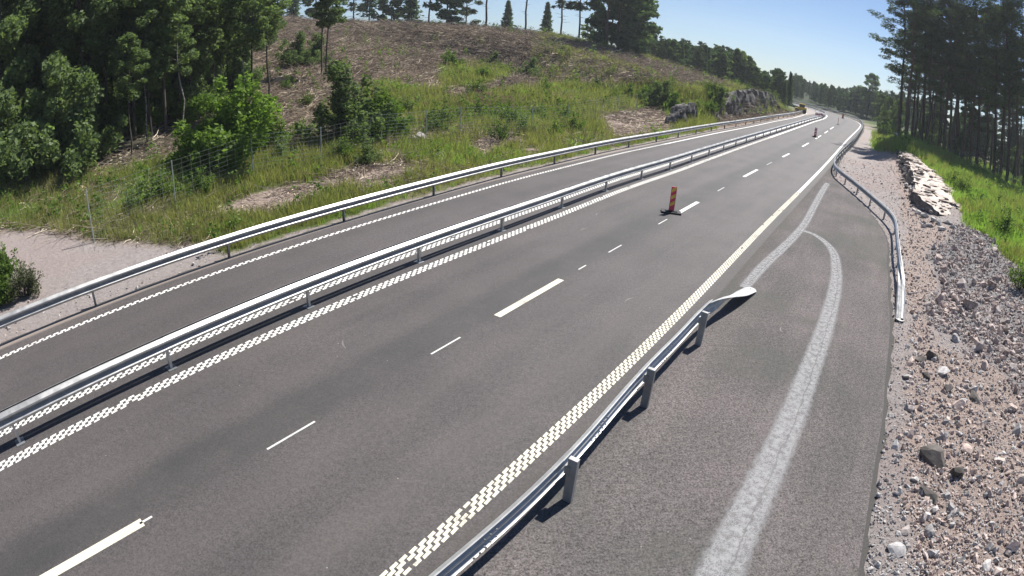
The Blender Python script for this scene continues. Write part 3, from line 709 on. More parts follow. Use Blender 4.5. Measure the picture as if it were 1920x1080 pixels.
# curved right guardrail
g = thing('guardrail', 'bent guardrail curling round the far end of the lay-by beside the gravel slope', 'guardrail', (0, 0, 0))
def zR(s):
    f = min(1, max(0, (s-.3)/6.0)); return (.16+(.77-.16)*f)
twR = lambda s: -1.35*(1-float(sstep(1.5, 6.0, np.array(s))))
s = 0.2; k = 0
while s < RR.len-2:
    st2 = 3.0
    beam(RR, s, min(s+st2+.2, RR.len-.4), .0+(.004 if k % 2 else 0), 1, zR, 'rail_beam', g, twist=twR if s < 7 else None, step=.3 if s < 26 else 1.)
    if s > 4.5:
        q = RR.at(s+.5, -.10); t = RR.dirat(s+.5); az = math.atan2(t[1], t[0]); put(PM, 'post', g, q[0], q[1], -.06, az)
    k += 1; s += st2
c = RR.at(.1); t = RR.dirat(.1); nn = np.array([-t[1], t[0]]); b = MB(); pl = []
for z in (.05, .064):
    for a in np.linspace(PI/2, 3*PI/2, 11): pl.append((c[0]+t[0]*(.12+.16*math.cos(a))+nn[0]*.16*math.sin(a), c[1]+t[1]*(.12+.16*math.cos(a))+nn[1]*.16*math.sin(a), z))
b.add(pl, f); b.build('end_shoe', M_STEEL, g)

# ------------------------------------------------------------------ marker panels, barrier boards, machine
def marker(loc, rz, label, h=1.02, wd=.2, lean=(0, 0), cols=None):
    g = thing('marker_panel', label, 'marker', loc, rz, 'traffic marker panels standing on the lane line')
    b = MB(); b.box((0, 0, .04), (.44, .84, .07)); b.box((0, 0, .09), (.24, .5, .05)); b.build('rubber_foot', M_BLACK, g)
    p = MB().box((0, 0, .1+h/2), (.03, wd, h)).build('panel', M_RED, g)
    n = 3
    for sgn in (-1, 1):
        for i in range(n):
            z0 = .1+h*(.17+i*.30); hh = h*.15; y0, y1 = -wd/2+.008, wd/2-.008; x = sgn*.018
            sl = .12*h
            v = [(x, y0, z0), (x, y1, z0+sl), (x, y1, z0+sl+hh), (x, y0, z0+hh)]
            q = MB(); q.add(v, [(0, 1, 2, 3) if sgn > 0 else (3, 2, 1, 0)]); q.build('stripe', cols or M_YELLOW, p)
    b = MB()
    for y0 in (-wd/2-.008, wd/2+.008): b.box((0, y0, .1+h/2), (.034, .014, h))
    b.box((0, 0, .1+h+.008), (.034, wd+.03, .014)); b.build('rim', M_RED, p)
    return g
q = un(1258, 399); vd = math.atan2(-q[1], -q[0])
m1 = marker((q[0], q[1], 0), vd+.1, 'red panel with yellow diagonal stripes on a black foot, nearest on the road', h=1.0)
q = un(1528, 257); marker((q[0], q[1], 0), math.atan2(-q[1], -q[0]), 'pale striped marker panel on the lane line, second one along the road', h=1.1, wd=.3, cols=M_PAINTW)
q = un(1571, 233.5); m3 = marker((q[0], q[1], 0), math.atan2(-q[1], -q[0])+1.35, 'thin dark marker panel seen edge-on near the far bend', h=1.3, wd=.26)
q = un(1580, 222); m4 = marker((q[0], q[1], 0), math.atan2(-q[1], -q[0])+.4, 'farthest small marker panel on the lane line at the bend', h=1.1, wd=.5)
for i, (px, lab) in enumerate(((1531.5, 'red and white barrier board beyond the median barrier, left one'), (1539, 'red and white barrier board beyond the median barrier, right one'))):
    q = un(px, 223.5); g = thing('barrier_board', lab, 'barrier', (q[0], q[1], 0), math.atan2(-q[1], -q[0])+PI/2, 'barrier boards in the left carriageway')
    p = MB().box((0, 0, 1.0), (.92, .04, .42)).build('board', M_RED, g)
    for j in range(2): MB().box((-.28+j*.42, 0, 1.0), (.14, .046, .40)).build('stripe', M_PAINTW, p)
    for x in (-.35, .35): MB().box((x, 0, .4), (.05, .05, .8)).build('leg', M_BLACK, g)
q = bearing(1502, 128, 208)
g = thing('construction_machine', 'small yellow construction machine parked behind the far left guardrail', 'machine', (q[0], q[1], max(hz(q[0], q[1]), 0)), math.atan2(-q[1], -q[0])+PI/2)
b = MB(); b.box((.2, 0, .95), (2.0, 1.4, .8)); b.box((-1.1, 0, .75), (.7, 1.2, .5)); b.build('body', M_MACH, g)
MB().box((.1, 0, 2.02), (1.5, 1.3, .14)).build('cab_roof', M_MACH, g); MB().box((.1, 0, 1.65), (1.25, 1.15, .62)).build('cab_glass', M_GLASS, g)
for x in (-.9, .8):
    for y in (-.75, .75): MB().tube([(x, y-.13, .45), (x, y+.13, .45)], .45, 14).build('wheel', M_BLACK, g)

# ------------------------------------------------------------------ rocks
def rock_mesh(seed, n=2, flatz=.7, sharp=.35, m=M_STONE):
    import bmesh
    bm = bmesh.new(); bmesh.ops.create_icosphere(bm, subdivisions=n, radius=.5); r = random.Random(seed)
    cuts = [(Vector((r.uniform(-1, 1), r.uniform(-1, 1), r.uniform(-.6, 1))).normalized(), r.uniform(.16, .36)) for _ in range(8)]
    for v in bm.verts:
        p = v.co.copy()
        for nn_, d in cuts:
            k = p.dot(nn_)-d
            if k > 0: p -= nn_*k
        p *= 1+r.uniform(-.05, .05)*sharp; p.z *= flatz; p.x *= 1.25; v.co = p
    me = bpy.data.meshes.new('stone'); bm.to_mesh(me); bm.free(); me.materials.append(m); return me
STG = [rock_mesh(i, 1) for i in range(5)]; STR = [rock_mesh(20+i, 1, m=M_STONER) for i in range(4)]; STP = [rock_mesh(40+i, 1, .6, m=M_STONEP) for i in range(3)]
# boulders and larger stones one can point at
big = [(1745, 868, .62, 'large dark pointed boulder set in the gravel near the bottom right', M_BOULD), (1790, 895, .40, 'brown stone half buried just right of the large dark boulder', M_BOULD), (1760, 852, .13, 'small pale yellow stone lying on top of the large dark boulder', M_ROCKT), (1737, 937, .42, 'flat brown stone in the gravel below the large dark boulder', M_BOULD),
       (1722, 678, .36, 'dark stone at the upper left of the reddish stone cluster', M_BOULD), (1748, 672, .42, 'upright dark stone at the top of the reddish stone cluster', M_BOULD), (1735, 706, .36, 'blunt dark stone at the lower left of the reddish stone cluster', M_BOULD), (1768, 700, .42, 'grey angular stone in the middle of the reddish stone cluster', M_STONE),
       (1777, 733, .34, 'dark oval stone below the reddish stone cluster', M_BOULD), (1795, 765, .40, 'flat pink stone slab right of the lay-by edge', M_STONER), (1825, 750, .38, 'dark stone right of the flat pink slab', M_BOULD), (1690, 1005, .22, 'tan stone in the gravel near the lower pavement edge', M_STONEP),
       (1672, 1035, .32, 'grey-green rounded stone near the lower pavement edge', M_STONE), (1848, 805, .22, 'small pale pink stone on the reddish slope', M_ROCKT), (1871, 868, .24, 'pale upright stone on the right of the slope near the frame edge', M_ROCKT), (1736, 1000, .28, 'light grey stone between tan stone and frame bottom', M_STONE),
       (1850, 1060, .3, 'pale grey stone at the bottom right edge of the gravel', M_STONE), (1910, 905, .3, 'white stone at the right frame edge on the slope', M_ROCKT), (600, 352, .42, 'dark stump-like stone on the dirt strip behind the left guardrail', M_BOULD), (727, 333, .32, 'small dark stone on the far end of the left dirt strip', M_BOULD),
       (1845, 690, .4, 'reddish stone high on the slope below the grey rubble', M_STONER), (1812, 845, .35, 'brown stone above the reddish dirt fan', M_STONER), (1660+130, 640, .4, 'grey stone at the foot of the grey rubble', M_STONE)]
for i, (px, py, sz, lab, mm) in enumerate(big):
    p = hit(px, py); me = rock_mesh(100+i, 2, .75, .3, mm)
    o = tag(link('boulder', me, None, (p[0], p[1], p[2]+sz*(.16 if sz > .33 else .08))), lab, 'rock', 'larger stones lying in gravel and dirt'); sz *= .82 if px > 1640 else 1; o.scale = (sz*1.5, sz*1.3, sz*1.3); o.rotation_euler = (rnd.uniform(-.3, .3), rnd.uniform(-.3, .3), rnd.uniform(0, 6))
# boulders in the grass behind the left fence
for i, (px, py, sz, lab) in enumerate(((697, 276, .7, 'grey block half hidden in grass by the left fence, leftmost'), (790, 262, 1.0, 'square grey block standing in grass behind the left fence'), (770, 266, .6, 'small grey rock just left of the square grey block'), (652, 278, .4, 'whitish flat stone under the bush behind the left fence'),
                                       (1280, 222, 1.6, 'pale boulder at the left foot of the small rock face'), (1292, 232, 1.2, 'small light boulder below the small rock face'))):
    p = hit(px, py); me = rock_mesh(200+i, 2, .8, .3, M_STONE if i != 3 else M_ROCKT)
    o = tag(link('boulder', me, None, (p[0], p[1], p[2]+sz*.15)), lab, 'rock', 'grey blocks on the left hillside'); o.scale = (sz*1.3,)*3; o.rotation_euler = (0, 0, rnd.uniform(0, 6))

def n3(x, y, z, sc, seed=0): return (vnoise(x+z*.73, y-z*.41, sc, seed)+vnoise(y+z*.9+31, x*.8-z, sc, seed+7)+vnoise(z*1.1-x*.5, y*.6+z+9, sc, seed+11))/3-.5
TOPZ = []
def ledge(name, label, bot, hgt, depth, m_face, m_top, seed, terr=.18, cols=90, face_rows=14, top_rows=16, rough=.5, side=-1, sink=.3):
    """rock ledge: a fissured face rising from the polyline bot, a stepped top running back from it (side -1: to the right of travel)"""
    ln = Line(smooth(bot, .25, .7)); V = []; F = []; k = face_rows+top_rows
    for i in range(cols):
        s = ln.len*i/(cols-1); endf = min(1, 4*i/(cols-1), 6*(cols-1-i)/(cols-1))**.8; H_ = (hgt(i/(cols-1)) if callable(hgt) else hgt)*(.12+.88*endf)
        D_ = depth(i/(cols-1)) if callable(depth) else depth
        for j in range(k):
            if j < face_rows: a = j/(face_rows-1); o = .12*a*H_; z = -sink+(H_+sink)*a
            else: a = (j-face_rows+1)/top_rows; o = .12*H_+D_*a; z = H_-.05-(.35*H_)*a*a
            p = ln.at(s, side*o); V.append((p[0], p[1], z))
    V = np.array(V); q = V.copy(); base = height(V[:, 0], V[:, 1]); 
    d1 = n3(V[:, 0], V[:, 1], V[:, 2], .9, seed); d2 = n3(V[:, 0], V[:, 1], V[:, 2], .35, seed+3); blk = np.floor(n3(V[:, 0], V[:, 1], V[:, 2]*1.5, 1.4, seed+5)*9)/9*.6+n3(V[:, 0]*1.1, V[:, 1], V[:, 2]*2, .16, seed+9)*.35
    t = ln.dirat(ln.len/2); nn_ = np.array([-t[1], t[0]])
    amp = (d1*1.0+d2*.4+blk*.25)*rough
    q[:, 0] += nn_[0]*amp+t[0]*d2*.3; q[:, 1] += nn_[1]*amp+t[1]*d2*.3
    q[:, 2] += (d1*.5+d2*.3+n3(V[:, 0]*1.6, V[:, 1]*.8, V[:, 2], .2, seed+13)*.25)*rough; zt_ = np.floor(q[:, 2]/terr)*terr; q[:, 2] = q[:, 2]*.4+(zt_+terr*.5)*.6
    b0 = np.maximum(hz(*ln.at(ln.len/2)), 0); q[:, 2] += b0
    lastrow = np.arange(cols)*k+k-1; q[lastrow, 2] = height(q[lastrow, 0], q[lastrow, 1])-.15
    idx = np.arange(cols*k).reshape(cols, k); f_ = np.stack([idx[:-1, :-1], idx[:-1, 1:], idx[1:, 1:], idx[1:, :-1]], -1).reshape(-1, 4)
    TOPZ[:] = [(q[:, :2].copy(), q[:, 2].copy())]
    g = thing(name, label, 'rock', (0, 0, 0))
    top = np.tile((np.arange(k-1) >= face_rows-1), cols-1)
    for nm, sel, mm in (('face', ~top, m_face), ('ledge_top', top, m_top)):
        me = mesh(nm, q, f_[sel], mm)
        if side < 0: me.flip_normals()
        link(nm, me, g)
    return g, ln
bot = [tuple(un(*p, .25)[:2]) for p in ((1669, 290), (1684, 316), (1696, 343), (1706, 372), (1724, 398), (1760, 417))][::-1]
LG, LGL = ledge('rock_outcrop', 'low layered rock ledge with pale tan top beside the gravel slope on the right', bot, lambda a: 1.3-.3*abs(a-.5), lambda a: 2.0+2.2*(1-a), M_ROCKD, M_ROCKT, 5, cols=230, face_rows=22, top_rows=34, rough=.75, terr=.16)  # face uses the darker rock: its shade is put into the colour
slab_me = [rock_mesh(300+i, 2, .22, .6, M_ROCKT) for i in range(4)]
for i in range(280):
    s = rnd.uniform(.01, .99)*LGL.len; o = rnd.uniform(.15, 4.2 if s < LGL.len*.5 else 2.2); p = LGL.at(s, -o)
    jn = np.argsort(((TOPZ[0][0]-p)**2).sum(1))[:4]; z = float(TOPZ[0][1][jn].max())+rnd.uniform(-.05, .09); a = slab_me[i % 4]
    q = link('rock_slab', a, LG, (p[0], p[1], z)); sc = rnd.uniform(.3, .85); q.scale = (sc*1.9, sc, sc*.9); q.rotation_euler = (rnd.uniform(-.15, .15), rnd.uniform(-.15, .15), rnd.uniform(-.2, .7))
blk_me = [rock_mesh(320+i, 1, .75, .5, M_ROCKD if i < 2 else M_STONE) for i in range(4)]
for i in range(70):
    s = rnd.uniform(0, 1)*LGL.len; o = rnd.uniform(-.25, .12); p = LGL.at(s, -o); sc = rnd.uniform(.25, .7)
    q = link('rock_block', blk_me[i % 4], LG, (p[0], p[1], max(hz(p[0], p[1]), .1)+rnd.uniform(0, .95 if i % 3 else .2))); q.scale = (sc, sc*.8, sc*.9); q.rotation_euler = (rnd.uniform(-.3, .3), rnd.uniform(-.3, .3), rnd.uniform(0, 6))
for i, (px_, py_, sz) in enumerate(((1722, 402, .55), (1735, 408, .7), (1748, 415, .6), (1760, 422, .8), (1742, 425, .45), (1775, 420, .6), (1712, 395, .4), (1730, 420, .5), (1765, 432, .5), (1785, 428, .55))):
    p = hit(px_, py_); q = link('rock_block', blk_me[2+i % 2], LG, (p[0], p[1], p[2]+sz*.15)); q.scale = (sz*1.3, sz, sz); q.rotation_euler = (rnd.uniform(-.4, .4), rnd.uniform(-.4, .4), rnd.uniform(0, 6))
def elat(s, o): return tuple(EL.at(s, o))
sA, sB = nr(EL, 1340, 244), nr(EL, 1484, 219); s1, s2 = nr(EL, 1282, 255), nr(EL, 1330, 246)
ledge('rock_cutting', 'long dark grey blasted rock face behind the far left guardrail', [elat(s, 2.2) for s in np.linspace(sA+6, sB, 8)], lambda a: 2.7+.8*math.sin(a*PI), 2.2, M_ROCKD, M_ROCKD, 15, terr=.3, cols=130, rough=1.1, side=1)
ledge('rock_cutting', 'smaller dark rock face left of the long blasted one, partly hidden by bushes', [elat(s, 2.4) for s in np.linspace(s1+5, s2+4, 4)], 2.1, 1.4, M_ROCKD, M_ROCKD, 25, terr=.3, cols=60, rough=.9, side=1)

# ------------------------------------------------------------------ scattered cover (uncountable): instanced on points
PROTO = bpy.data.collections.new('prototypes')
def proto(me):
    o = bpy.data.objects.new('proto', me); return o
def scatter(name, meshes, P, rot, scl, idx):
    """one stuff object: a point mesh whose geometry nodes put a mesh on every point"""
    me = bpy.data.meshes.new(name); P = np.asarray(P, np.float32); me.vertices.add(len(P)); me.vertices.foreach_set('co', P.ravel())
    a = me.attributes.new('rot', 'FLOAT_VECTOR', 'POINT'); a.data.foreach_set('vector', np.asarray(rot, np.float32).ravel())
    a = me.attributes.new('scl', 'FLOAT', 'POINT'); a.data.foreach_set('value', np.asarray(scl, np.float32))
    a = me.attributes.new('idx', 'INT', 'POINT'); a.data.foreach_set('value', np.asarray(idx, np.int32))
    for m_ in {q for x in meshes for q in x.materials}: me.materials.append(m_)
    o = link(name, me); o['kind'] = 'stuff'
    ng = bpy.data.node_groups.new(name, 'GeometryNodeTree')
    ng.interface.new_socket('Geometry', in_out='INPUT', socket_type='NodeSocketGeometry'); ng.interface.new_socket('Geometry', in_out='OUTPUT', socket_type='NodeSocketGeometry')
    gi = ng.nodes.new('NodeGroupInput'); go = ng.nodes.new('NodeGroupOutput')
    geo = ng.nodes.new('GeometryNodeGeometryToInstance')
    for x in reversed(meshes):
        oi = ng.nodes.new('GeometryNodeObjectInfo'); oi.inputs['Object'].default_value = proto(x); oi.inputs['As Instance'].default_value = True
        ng.links.new(oi.outputs['Geometry'], geo.inputs[0])
    iop = ng.nodes.new('GeometryNodeInstanceOnPoints'); iop.inputs['Pick Instance'].default_value = True
    def na(n_, t_):
        q = ng.nodes.new('GeometryNodeInputNamedAttribute'); q.data_type = t_; q.inputs['Name'].default_value = n_
        return [s_ for s_ in q.outputs if s_.enabled and s_.name == 'Attribute'][0]
    ji = ng.nodes.new('GeometryNodeJoinGeometry')
    for x in list(geo.inputs[0].links): pass
    ng.links.new(gi.outputs[0], iop.inputs['Points'])
    # pick by joining instances
    for l in list(geo.inputs[0].links):
        ng.links.new(l.from_socket, ji.inputs[0])
    ng.nodes.remove(geo)
    ng.links.new(ji.outputs[0], iop.inputs['Instance'])
    ng.links.new(na('idx', 'INT'), iop.inputs['Instance Index']); ng.links.new(na('rot', 'FLOAT_VECTOR'), iop.inputs['Rotation']); ng.links.new(na('scl', 'FLOAT'), iop.inputs['Scale'])
    ng.links.new(iop.outputs[0], go.inputs[0])
    md = o.modifiers.new('scatter', 'NODES'); md.node_group = ng
    return o
def rots(n, tilt=.2, allr=False):
    return rng.uniform(0, 6.28, (n, 3)) if allr else np.stack([rng.normal(0, tilt, n), rng.normal(0, tilt, n), rng.uniform(0, 6.28, n)], 1)
def blades(n, h, spread, wd, m, seed, bend=.5):
    r = np.random.default_rng(seed); V = []; F = []
    for i in range(n):
        a = r.uniform(0, 6.28); x, y = r.normal(0, spread, 2); hh = h*r.uniform(.5, 1.1); dx, dy = math.cos(a), math.sin(a); b_ = bend*hh*r.uniform(.2, 1)
        ld = r.uniform(0, 6.28); lx, ly = math.cos(ld), math.sin(ld); k = len(V)
        V += [(x-dx*wd, y-dy*wd, -.03), (x+dx*wd, y+dy*wd, -.03), (x+dx*wd*.8+lx*b_*.3, y+dy*wd*.8+ly*b_*.3, hh*.6), (x-dx*wd*.8+lx*b_*.3, y-dy*wd*.8+ly*b_*.3, hh*.6), (x+lx*b_, y+ly*b_, hh)]
        F += [(k, k+1, k+2, k+3), (k+3, k+2, k+4)]
    return mesh('tuft', V, F, m)
def leafcloud(n, cen, rad, size, seed, squash=1., shell=.0, asp=.6, cup=0):
    """n leaf quads spread in ellipsoids: cen (k,3), rad (k,)"""
    r = np.random.default_rng(seed); k = r.integers(0, len(cen), n) if np.ndim(rad) == 0 else r.choice(len(cen), n, p=np.asarray(rad)**2/np.sum(np.asarray(rad)**2))
    d = r.normal(size=(n, 3)); d /= np.linalg.norm(d, axis=1)[:, None]; u = (shell+(1-shell)*r.random(n)**(1/2.2))[:, None]
    R_ = (rad if np.ndim(rad) == 0 else np.asarray(rad)[k][:, None]); P = np.asarray(cen)[k]+d*u*R_*np.array([1, 1, squash])
    a = r.normal(size=(n, 3)); a[:, 2] *= .55; a /= np.linalg.norm(a, axis=1)[:, None]; b_ = np.cross(a, d+r.normal(size=(n, 3))*.7); b_ /= np.linalg.norm(b_, axis=1)[:, None]+1e-9
    s_ = (size*r.uniform(.55, 1.35, n))[:, None]; a = a*s_; b_ = b_*s_*asp
    V = np.stack([P-a, P-b_*.9, P+a, P+b_*.9], 1).reshape(-1, 3); F = np.arange(4*n).reshape(n, 4); return V, F
def leafmesh(name, V, F, m): return mesh(name, V, F, m)

GT = [blades(15, .42, .13, .012, M_GRASS, 1), blades(13, .34, .15, .013, M_GRASS, 2), blades(11, .5, .10, .011, M_DRY, 3), blades(9, .6, .16, .012, M_DRY, 4)]
def weed(seed, m, h=.5, n=40, fl=None):
    r = np.random.default_rng(seed); c = np.stack([r.normal(0, .12, 9), r.normal(0, .12, 9), r.uniform(.08, h, 9)], 1)
    V, F = leafcloud(n, c, .12, .055, seed); me = mesh('weed', V, F, m)
    if fl is not None:
        c = np.stack([r.normal(0, .10, 5), r.normal(0, .10, 5), r.uniform(h*.9, h*1.4, 5)], 1); V2, F2 = leafcloud(n//2, c, .07, .03, seed+1)
        V = np.vstack([V, V2]); F = np.vstack([F, F2+4*n]); me = mesh('weed', V, F, m); me.materials.append(fl); mi = np.zeros(len(F), np.int32); mi[n:] = 1; me.polygons.foreach_set('material_index', mi)
    return me
WD = [weed(1, M_WEED), weed(2, M_WEED, .35), weed(3, M_LEAF2, .6, 60)]
def sample(n, x0, x1, y0, y1, power=None):
    return rng.uniform(x0, x1, n), rng.uniform(y0, y1, n)
def cand(n, dmax, dmin=5, frame=60):
    """random ground spots, denser near the camera, kept when inside (or just outside) the view"""
    th = rng.uniform(-1.25, 1.35, n); d = dmin*(dmax/dmin)**rng.random(n)
    d = np.where(rng.random(n) < .6, d, np.sqrt(rng.random(n))*dmax)
    X, Y = d*np.sin(th), d*np.cos(th); Z = height(X, Y); px, py = prj(np.stack([X, Y, Z], 1))
    k = (px > -frame) & (px < 1920+frame) & (py > -50) & (py < 1080+frame); X, Y, Z, px, py = X[k], Y[k], Z[k], px[k], py[k]
    return X, Y, Z, px, py, zones(X, Y, Z)
X, Y, Z, px, py, zz = cand(330000, 120)
g_, d_, gr_, gy_, dl_, dr_, fl_ = zz; dist = np.hypot(X, Y); left = dl_ > 0; right = (~left) & (dr_ > 0); off = left | right
u = rng.random(len(X))
# grass
k = off & (u < g_*.80) & (np.where(left, dl_, dr_) > .25)
n = k.sum(); dry = ((fbm(X[k], Y[k], 5, 77, 3) > .60) & (rng.random(n) < .5))|(rng.random(n) < .06)|(right[k] & (rng.random(n) < .45+.5*sstep(.42, .6, fbm(X[k], Y[k], 3.5, 61, 3))))
idx = np.where(dry, rng.integers(2, 4, n), rng.integers(0, 2, n)); sc = np.clip(.55+dist[k]/55, .55, 1.7)*rng.uniform(.6, 1.3, n)*np.clip(.4+np.where(left, dl_, dr_)[k]*.5, .4, 1)
scatter('grass', GT, np.stack([X[k], Y[k], Z[k]], 1), rots(n, .12), sc, idx)
print('grass', n)
k = off & (u > .90) & (rng.random(len(X)) < (g_*.40+.07*left*(gr_ < .3)*(d_ < .3))*np.where(dl_ < 7, .4, 1)*np.where(fbm(X, Y, 4, 55, 3) > .5, 1, .25)) & (np.where(left, dl_, dr_) > .8)
n = k.sum(); print('weeds', n); sc = np.clip(.7+dist[k]/50, .7, 2.2)*rng.uniform(.6, 1.4, n)
scatter('weeds', WD, np.stack([X[k], Y[k], Z[k]], 1), rots(n, .1), sc, rng.integers(0, 3, n))
# logging debris
def sticks(seed, n, L, m=M_STICK, th=.012):
    r = random.Random(seed); b = MB()
    for i in range(n):
        a = r.uniform(0, 6.28); l = L*r.uniform(.4, 1.1); x, y, z = r.gauss(0, .3), r.gauss(0, .3), r.uniform(.01, .16); e_ = r.uniform(-.12, .3)
        b.tube([(x, y, z), (x+math.cos(a)*l*.5, y+math.sin(a)*l*.5, z+e_*.3*l+r.uniform(-.05, .05)), (x+math.cos(a+.2)*l, y+math.sin(a+.2)*l, z+e_*l)], [th*r.uniform(.8, 1.8), th, th*.4], 4, False)
    return b.mesh('sticks', m)
ST = [sticks(1, 7, .9), sticks(2, 6, 1.3), sticks(3, 9, .6), sticks(4, 4, 1.1, M_WOOD, .02)]
sl_w = left*(1-g_)*(1-gr_)*(1-.6*fl_)*np.where(d_ > .3, .35, 1)
k = (u < .62*sl_w*(fbm(X, Y, 6, 91, 3)*1.5)*sstep(10, 34, dist)) & (dl_ > 1.2)
n = k.sum(); print('slash', n); idx = rng.choice(4, n, p=[.36, .3, .31, .03]); sc = np.clip(.4+dist[k]/70, .4, 1.6)*rng.uniform(.6, 1.4, n)
scatter('logging_debris', ST, np.stack([X[k], Y[k], Z[k]], 1), rots(n, .12), sc, idx)
# stones
X2, Y2, Z2, px2, py2, zz2 = cand(430000, 60, 5.5)
g2, d2, gr2, gy2, dl2, dr2, fl2 = zz2; rt2 = (dr2 > .12) & (dl2 <= 0); lf2 = dl2 > .1
v = rng.random(len(X2)); dens = np.where(rt2, np.where(gy2 > .4, .95, np.where(d2 > .4, .85, .62))*(g2 < .5), np.where(lf2, gr2*.12*(dl2 < 2.2), 0))
k = v < dens; n = k.sum(); print('stones', n)
isg = gy2[k] > .4; isr = d2[k] > .4
idx = np.where(isg, rng.integers(0, 5, n), np.where(isr, np.where(rng.random(n) < .6, rng.integers(5, 9, n), rng.integers(0, 5, n)), np.where(rng.random(n) < .75, rng.integers(9, 12, n), rng.integers(0, 9, n))))
base = np.where(isg, .098, np.where(isr, .052, .036)); sc = base*np.exp(rng.normal(0, .6, n))
scatter('crushed_stone', STG+STR+STP, np.stack([X2[k], Y2[k], Z2[k]+sc*.1], 1), rots(n, 1, True), sc, idx)

# ------------------------------------------------------------------ trees and bushes
def limb(b, p0, p1, r0, r1, n=5, sag=.0, seg=4, wob=.08, r=None):
    r = r or rnd; P = []; p0 = np.array(p0, float); p1 = np.array(p1, float); L = np.linalg.norm(p1-p0)
    for i in range(seg+1):
        a = i/seg; q = p0+(p1-p0)*a; q[2] += sag*math.sin(a*PI)*L
        if 0 < i < seg: q = q+np.array([r.gauss(0, wob*L*.25), r.gauss(0, wob*L*.25), 0])
        P.append(q)
    b.tube(P, [r0+(r1-r0)*i/seg for i in range(seg+1)], n, False); return P
def broadleaf(seed, H, cw, c0, nl, leaf, tr=.13, bark=M_BARK, m=M_LEAF, lean=0, squash=.75):
    """returns trunk mesh, crown mesh; H height, cw crown radius, c0 crown base share"""
    r = random.Random(seed); b = MB(); P = limb(b, (0, 0, -.3), (lean*H*.12, lean*H*.05, H*.93), tr, tr*.15, 7, 0, 7, .03, r); cen = []; rad = []
    nb = 26
    for i in range(nb):
        a = c0+(1-c0)*(i+.5)/nb; k = a*7; j = min(int(k), 6); q = P[j]+(P[j+1]-P[j])*(k-j) if j < 7 else P[7]
        prof_ = math.sin(min(1, max(0.02, (a-c0)/(1-c0)*.92+.1))*PI)**.6; L = cw*prof_*r.uniform(.55, 1.1); an = i*2.4+r.uniform(-.5, .5)
        e_ = (q[0]+math.cos(an)*L, q[1]+math.sin(an)*L, q[2]+L*r.uniform(.05, .5)); limb(b, q, e_, tr*.28*(1-a*.6), tr*.05, 4, .06, 3, .15, r)
        for w_ in (1.0, .62): cen.append((q[0]+(e_[0]-q[0])*w_+r.gauss(0, .1), q[1]+(e_[1]-q[1])*w_+r.gauss(0, .1), q[2]+(e_[2]-q[2])*w_)); rad.append(max(.25, cw*r.uniform(.16, .34)))
    cen.append(tuple(P[-1])); rad.append(cw*.25)
    V, F = leafcloud(nl, np.array(cen), np.array(rad), leaf, seed, squash, .25)
    return b.mesh('trunk', bark, True), leafmesh('crown', V, F, m)
def bush(seed, H, w_, nl, leaf, m=M_LEAF2):
    r = random.Random(seed); b = MB(); cen = []; rad = []
    for i in range(24):
        an = r.uniform(0, 6.28); L = w_*r.uniform(.1, 1.12); hh = H*r.uniform(.25, 1.05)*(1-.45*(L/w_)**2); e_ = (math.cos(an)*L, math.sin(an)*L, max(hh, .15*H))
        limb(b, (math.cos(an)*.1, math.sin(an)*.1, -.1), e_, .025, .006, 4, .05, 3, .15, r); cen.append(e_); rad.append(w_*r.uniform(.10, .27))
        cen.append((e_[0]*.75, e_[1]*.75, e_[2]*.62)); rad.append(w_*r.uniform(.16, .30))
    V, F = leafcloud(nl, np.array(cen), np.array(rad), leaf, seed, 1.15, .15); V[:, 2] = np.maximum(V[:, 2], .0)
    return b.mesh('stems', M_BARK, True), leafmesh('foliage', V, F, m)
def pine(seed, H, cw, c0, ncl, npl, leaf=.16, tr=.19):
    r = random.Random(seed); b = MB(); bend = r.uniform(-.03, .03); P = limb(b, (0, 0, -.4), (bend*H, r.uniform(-.02, .02)*H, H*.97), tr, tr*.2, 8, 0, 8, .012, r); cen = []; rad = []
    for i in range(10):      # dead stubs
        a = r.uniform(.15, c0); j = int(a*8); q = P[j]+(P[j+1]-P[j])*(a*8-j); an = r.uniform(0, 6.28); L = r.uniform(.3, 1.3); limb(b, q, (q[0]+math.cos(an)*L, q[1]+math.sin(an)*L, q[2]+r.uniform(-.2, .2)), .025, .008, 4, 0, 2, .1, r)
    for i in range(ncl):
        a = c0+(1-c0)*(i+.5)/ncl; j = min(int(a*8), 7); q = P[j]+(P[j+1]-P[j])*(a*8-j); t_ = (a-c0)/(1-c0)
        L = cw*(.45+.75*math.sin(min(1, t_+.12)*PI)**.8)*r.uniform(.5, 1.15)*(1 if t_ < .9 else .5); an = i*2.399+r.uniform(-.6, .6); e_ = np.array((q[0]+math.cos(an)*L, q[1]+math.sin(an)*L, q[2]+L*r.uniform(-.05, .45)))
        limb(b, q, e_, .06*(1-.5*t_), .015, 5, .05, 4, .15, r)
        for w_ in (1., .7, .45 if r.random() < .5 else .85):
            cen.append(q+(e_-q)*w_+np.array([r.gauss(0, .25), r.gauss(0, .25), r.uniform(0, .3)])); rad.append(r.uniform(.38, .8)*cw/2.6)
    V, F = leafcloud(len(cen)*npl, np.array(cen), np.array(rad), leaf, seed, .5, .2, .32)
    return b.mesh('trunk', M_PBARK, True), leafmesh('crown', V, F, M_PINE)
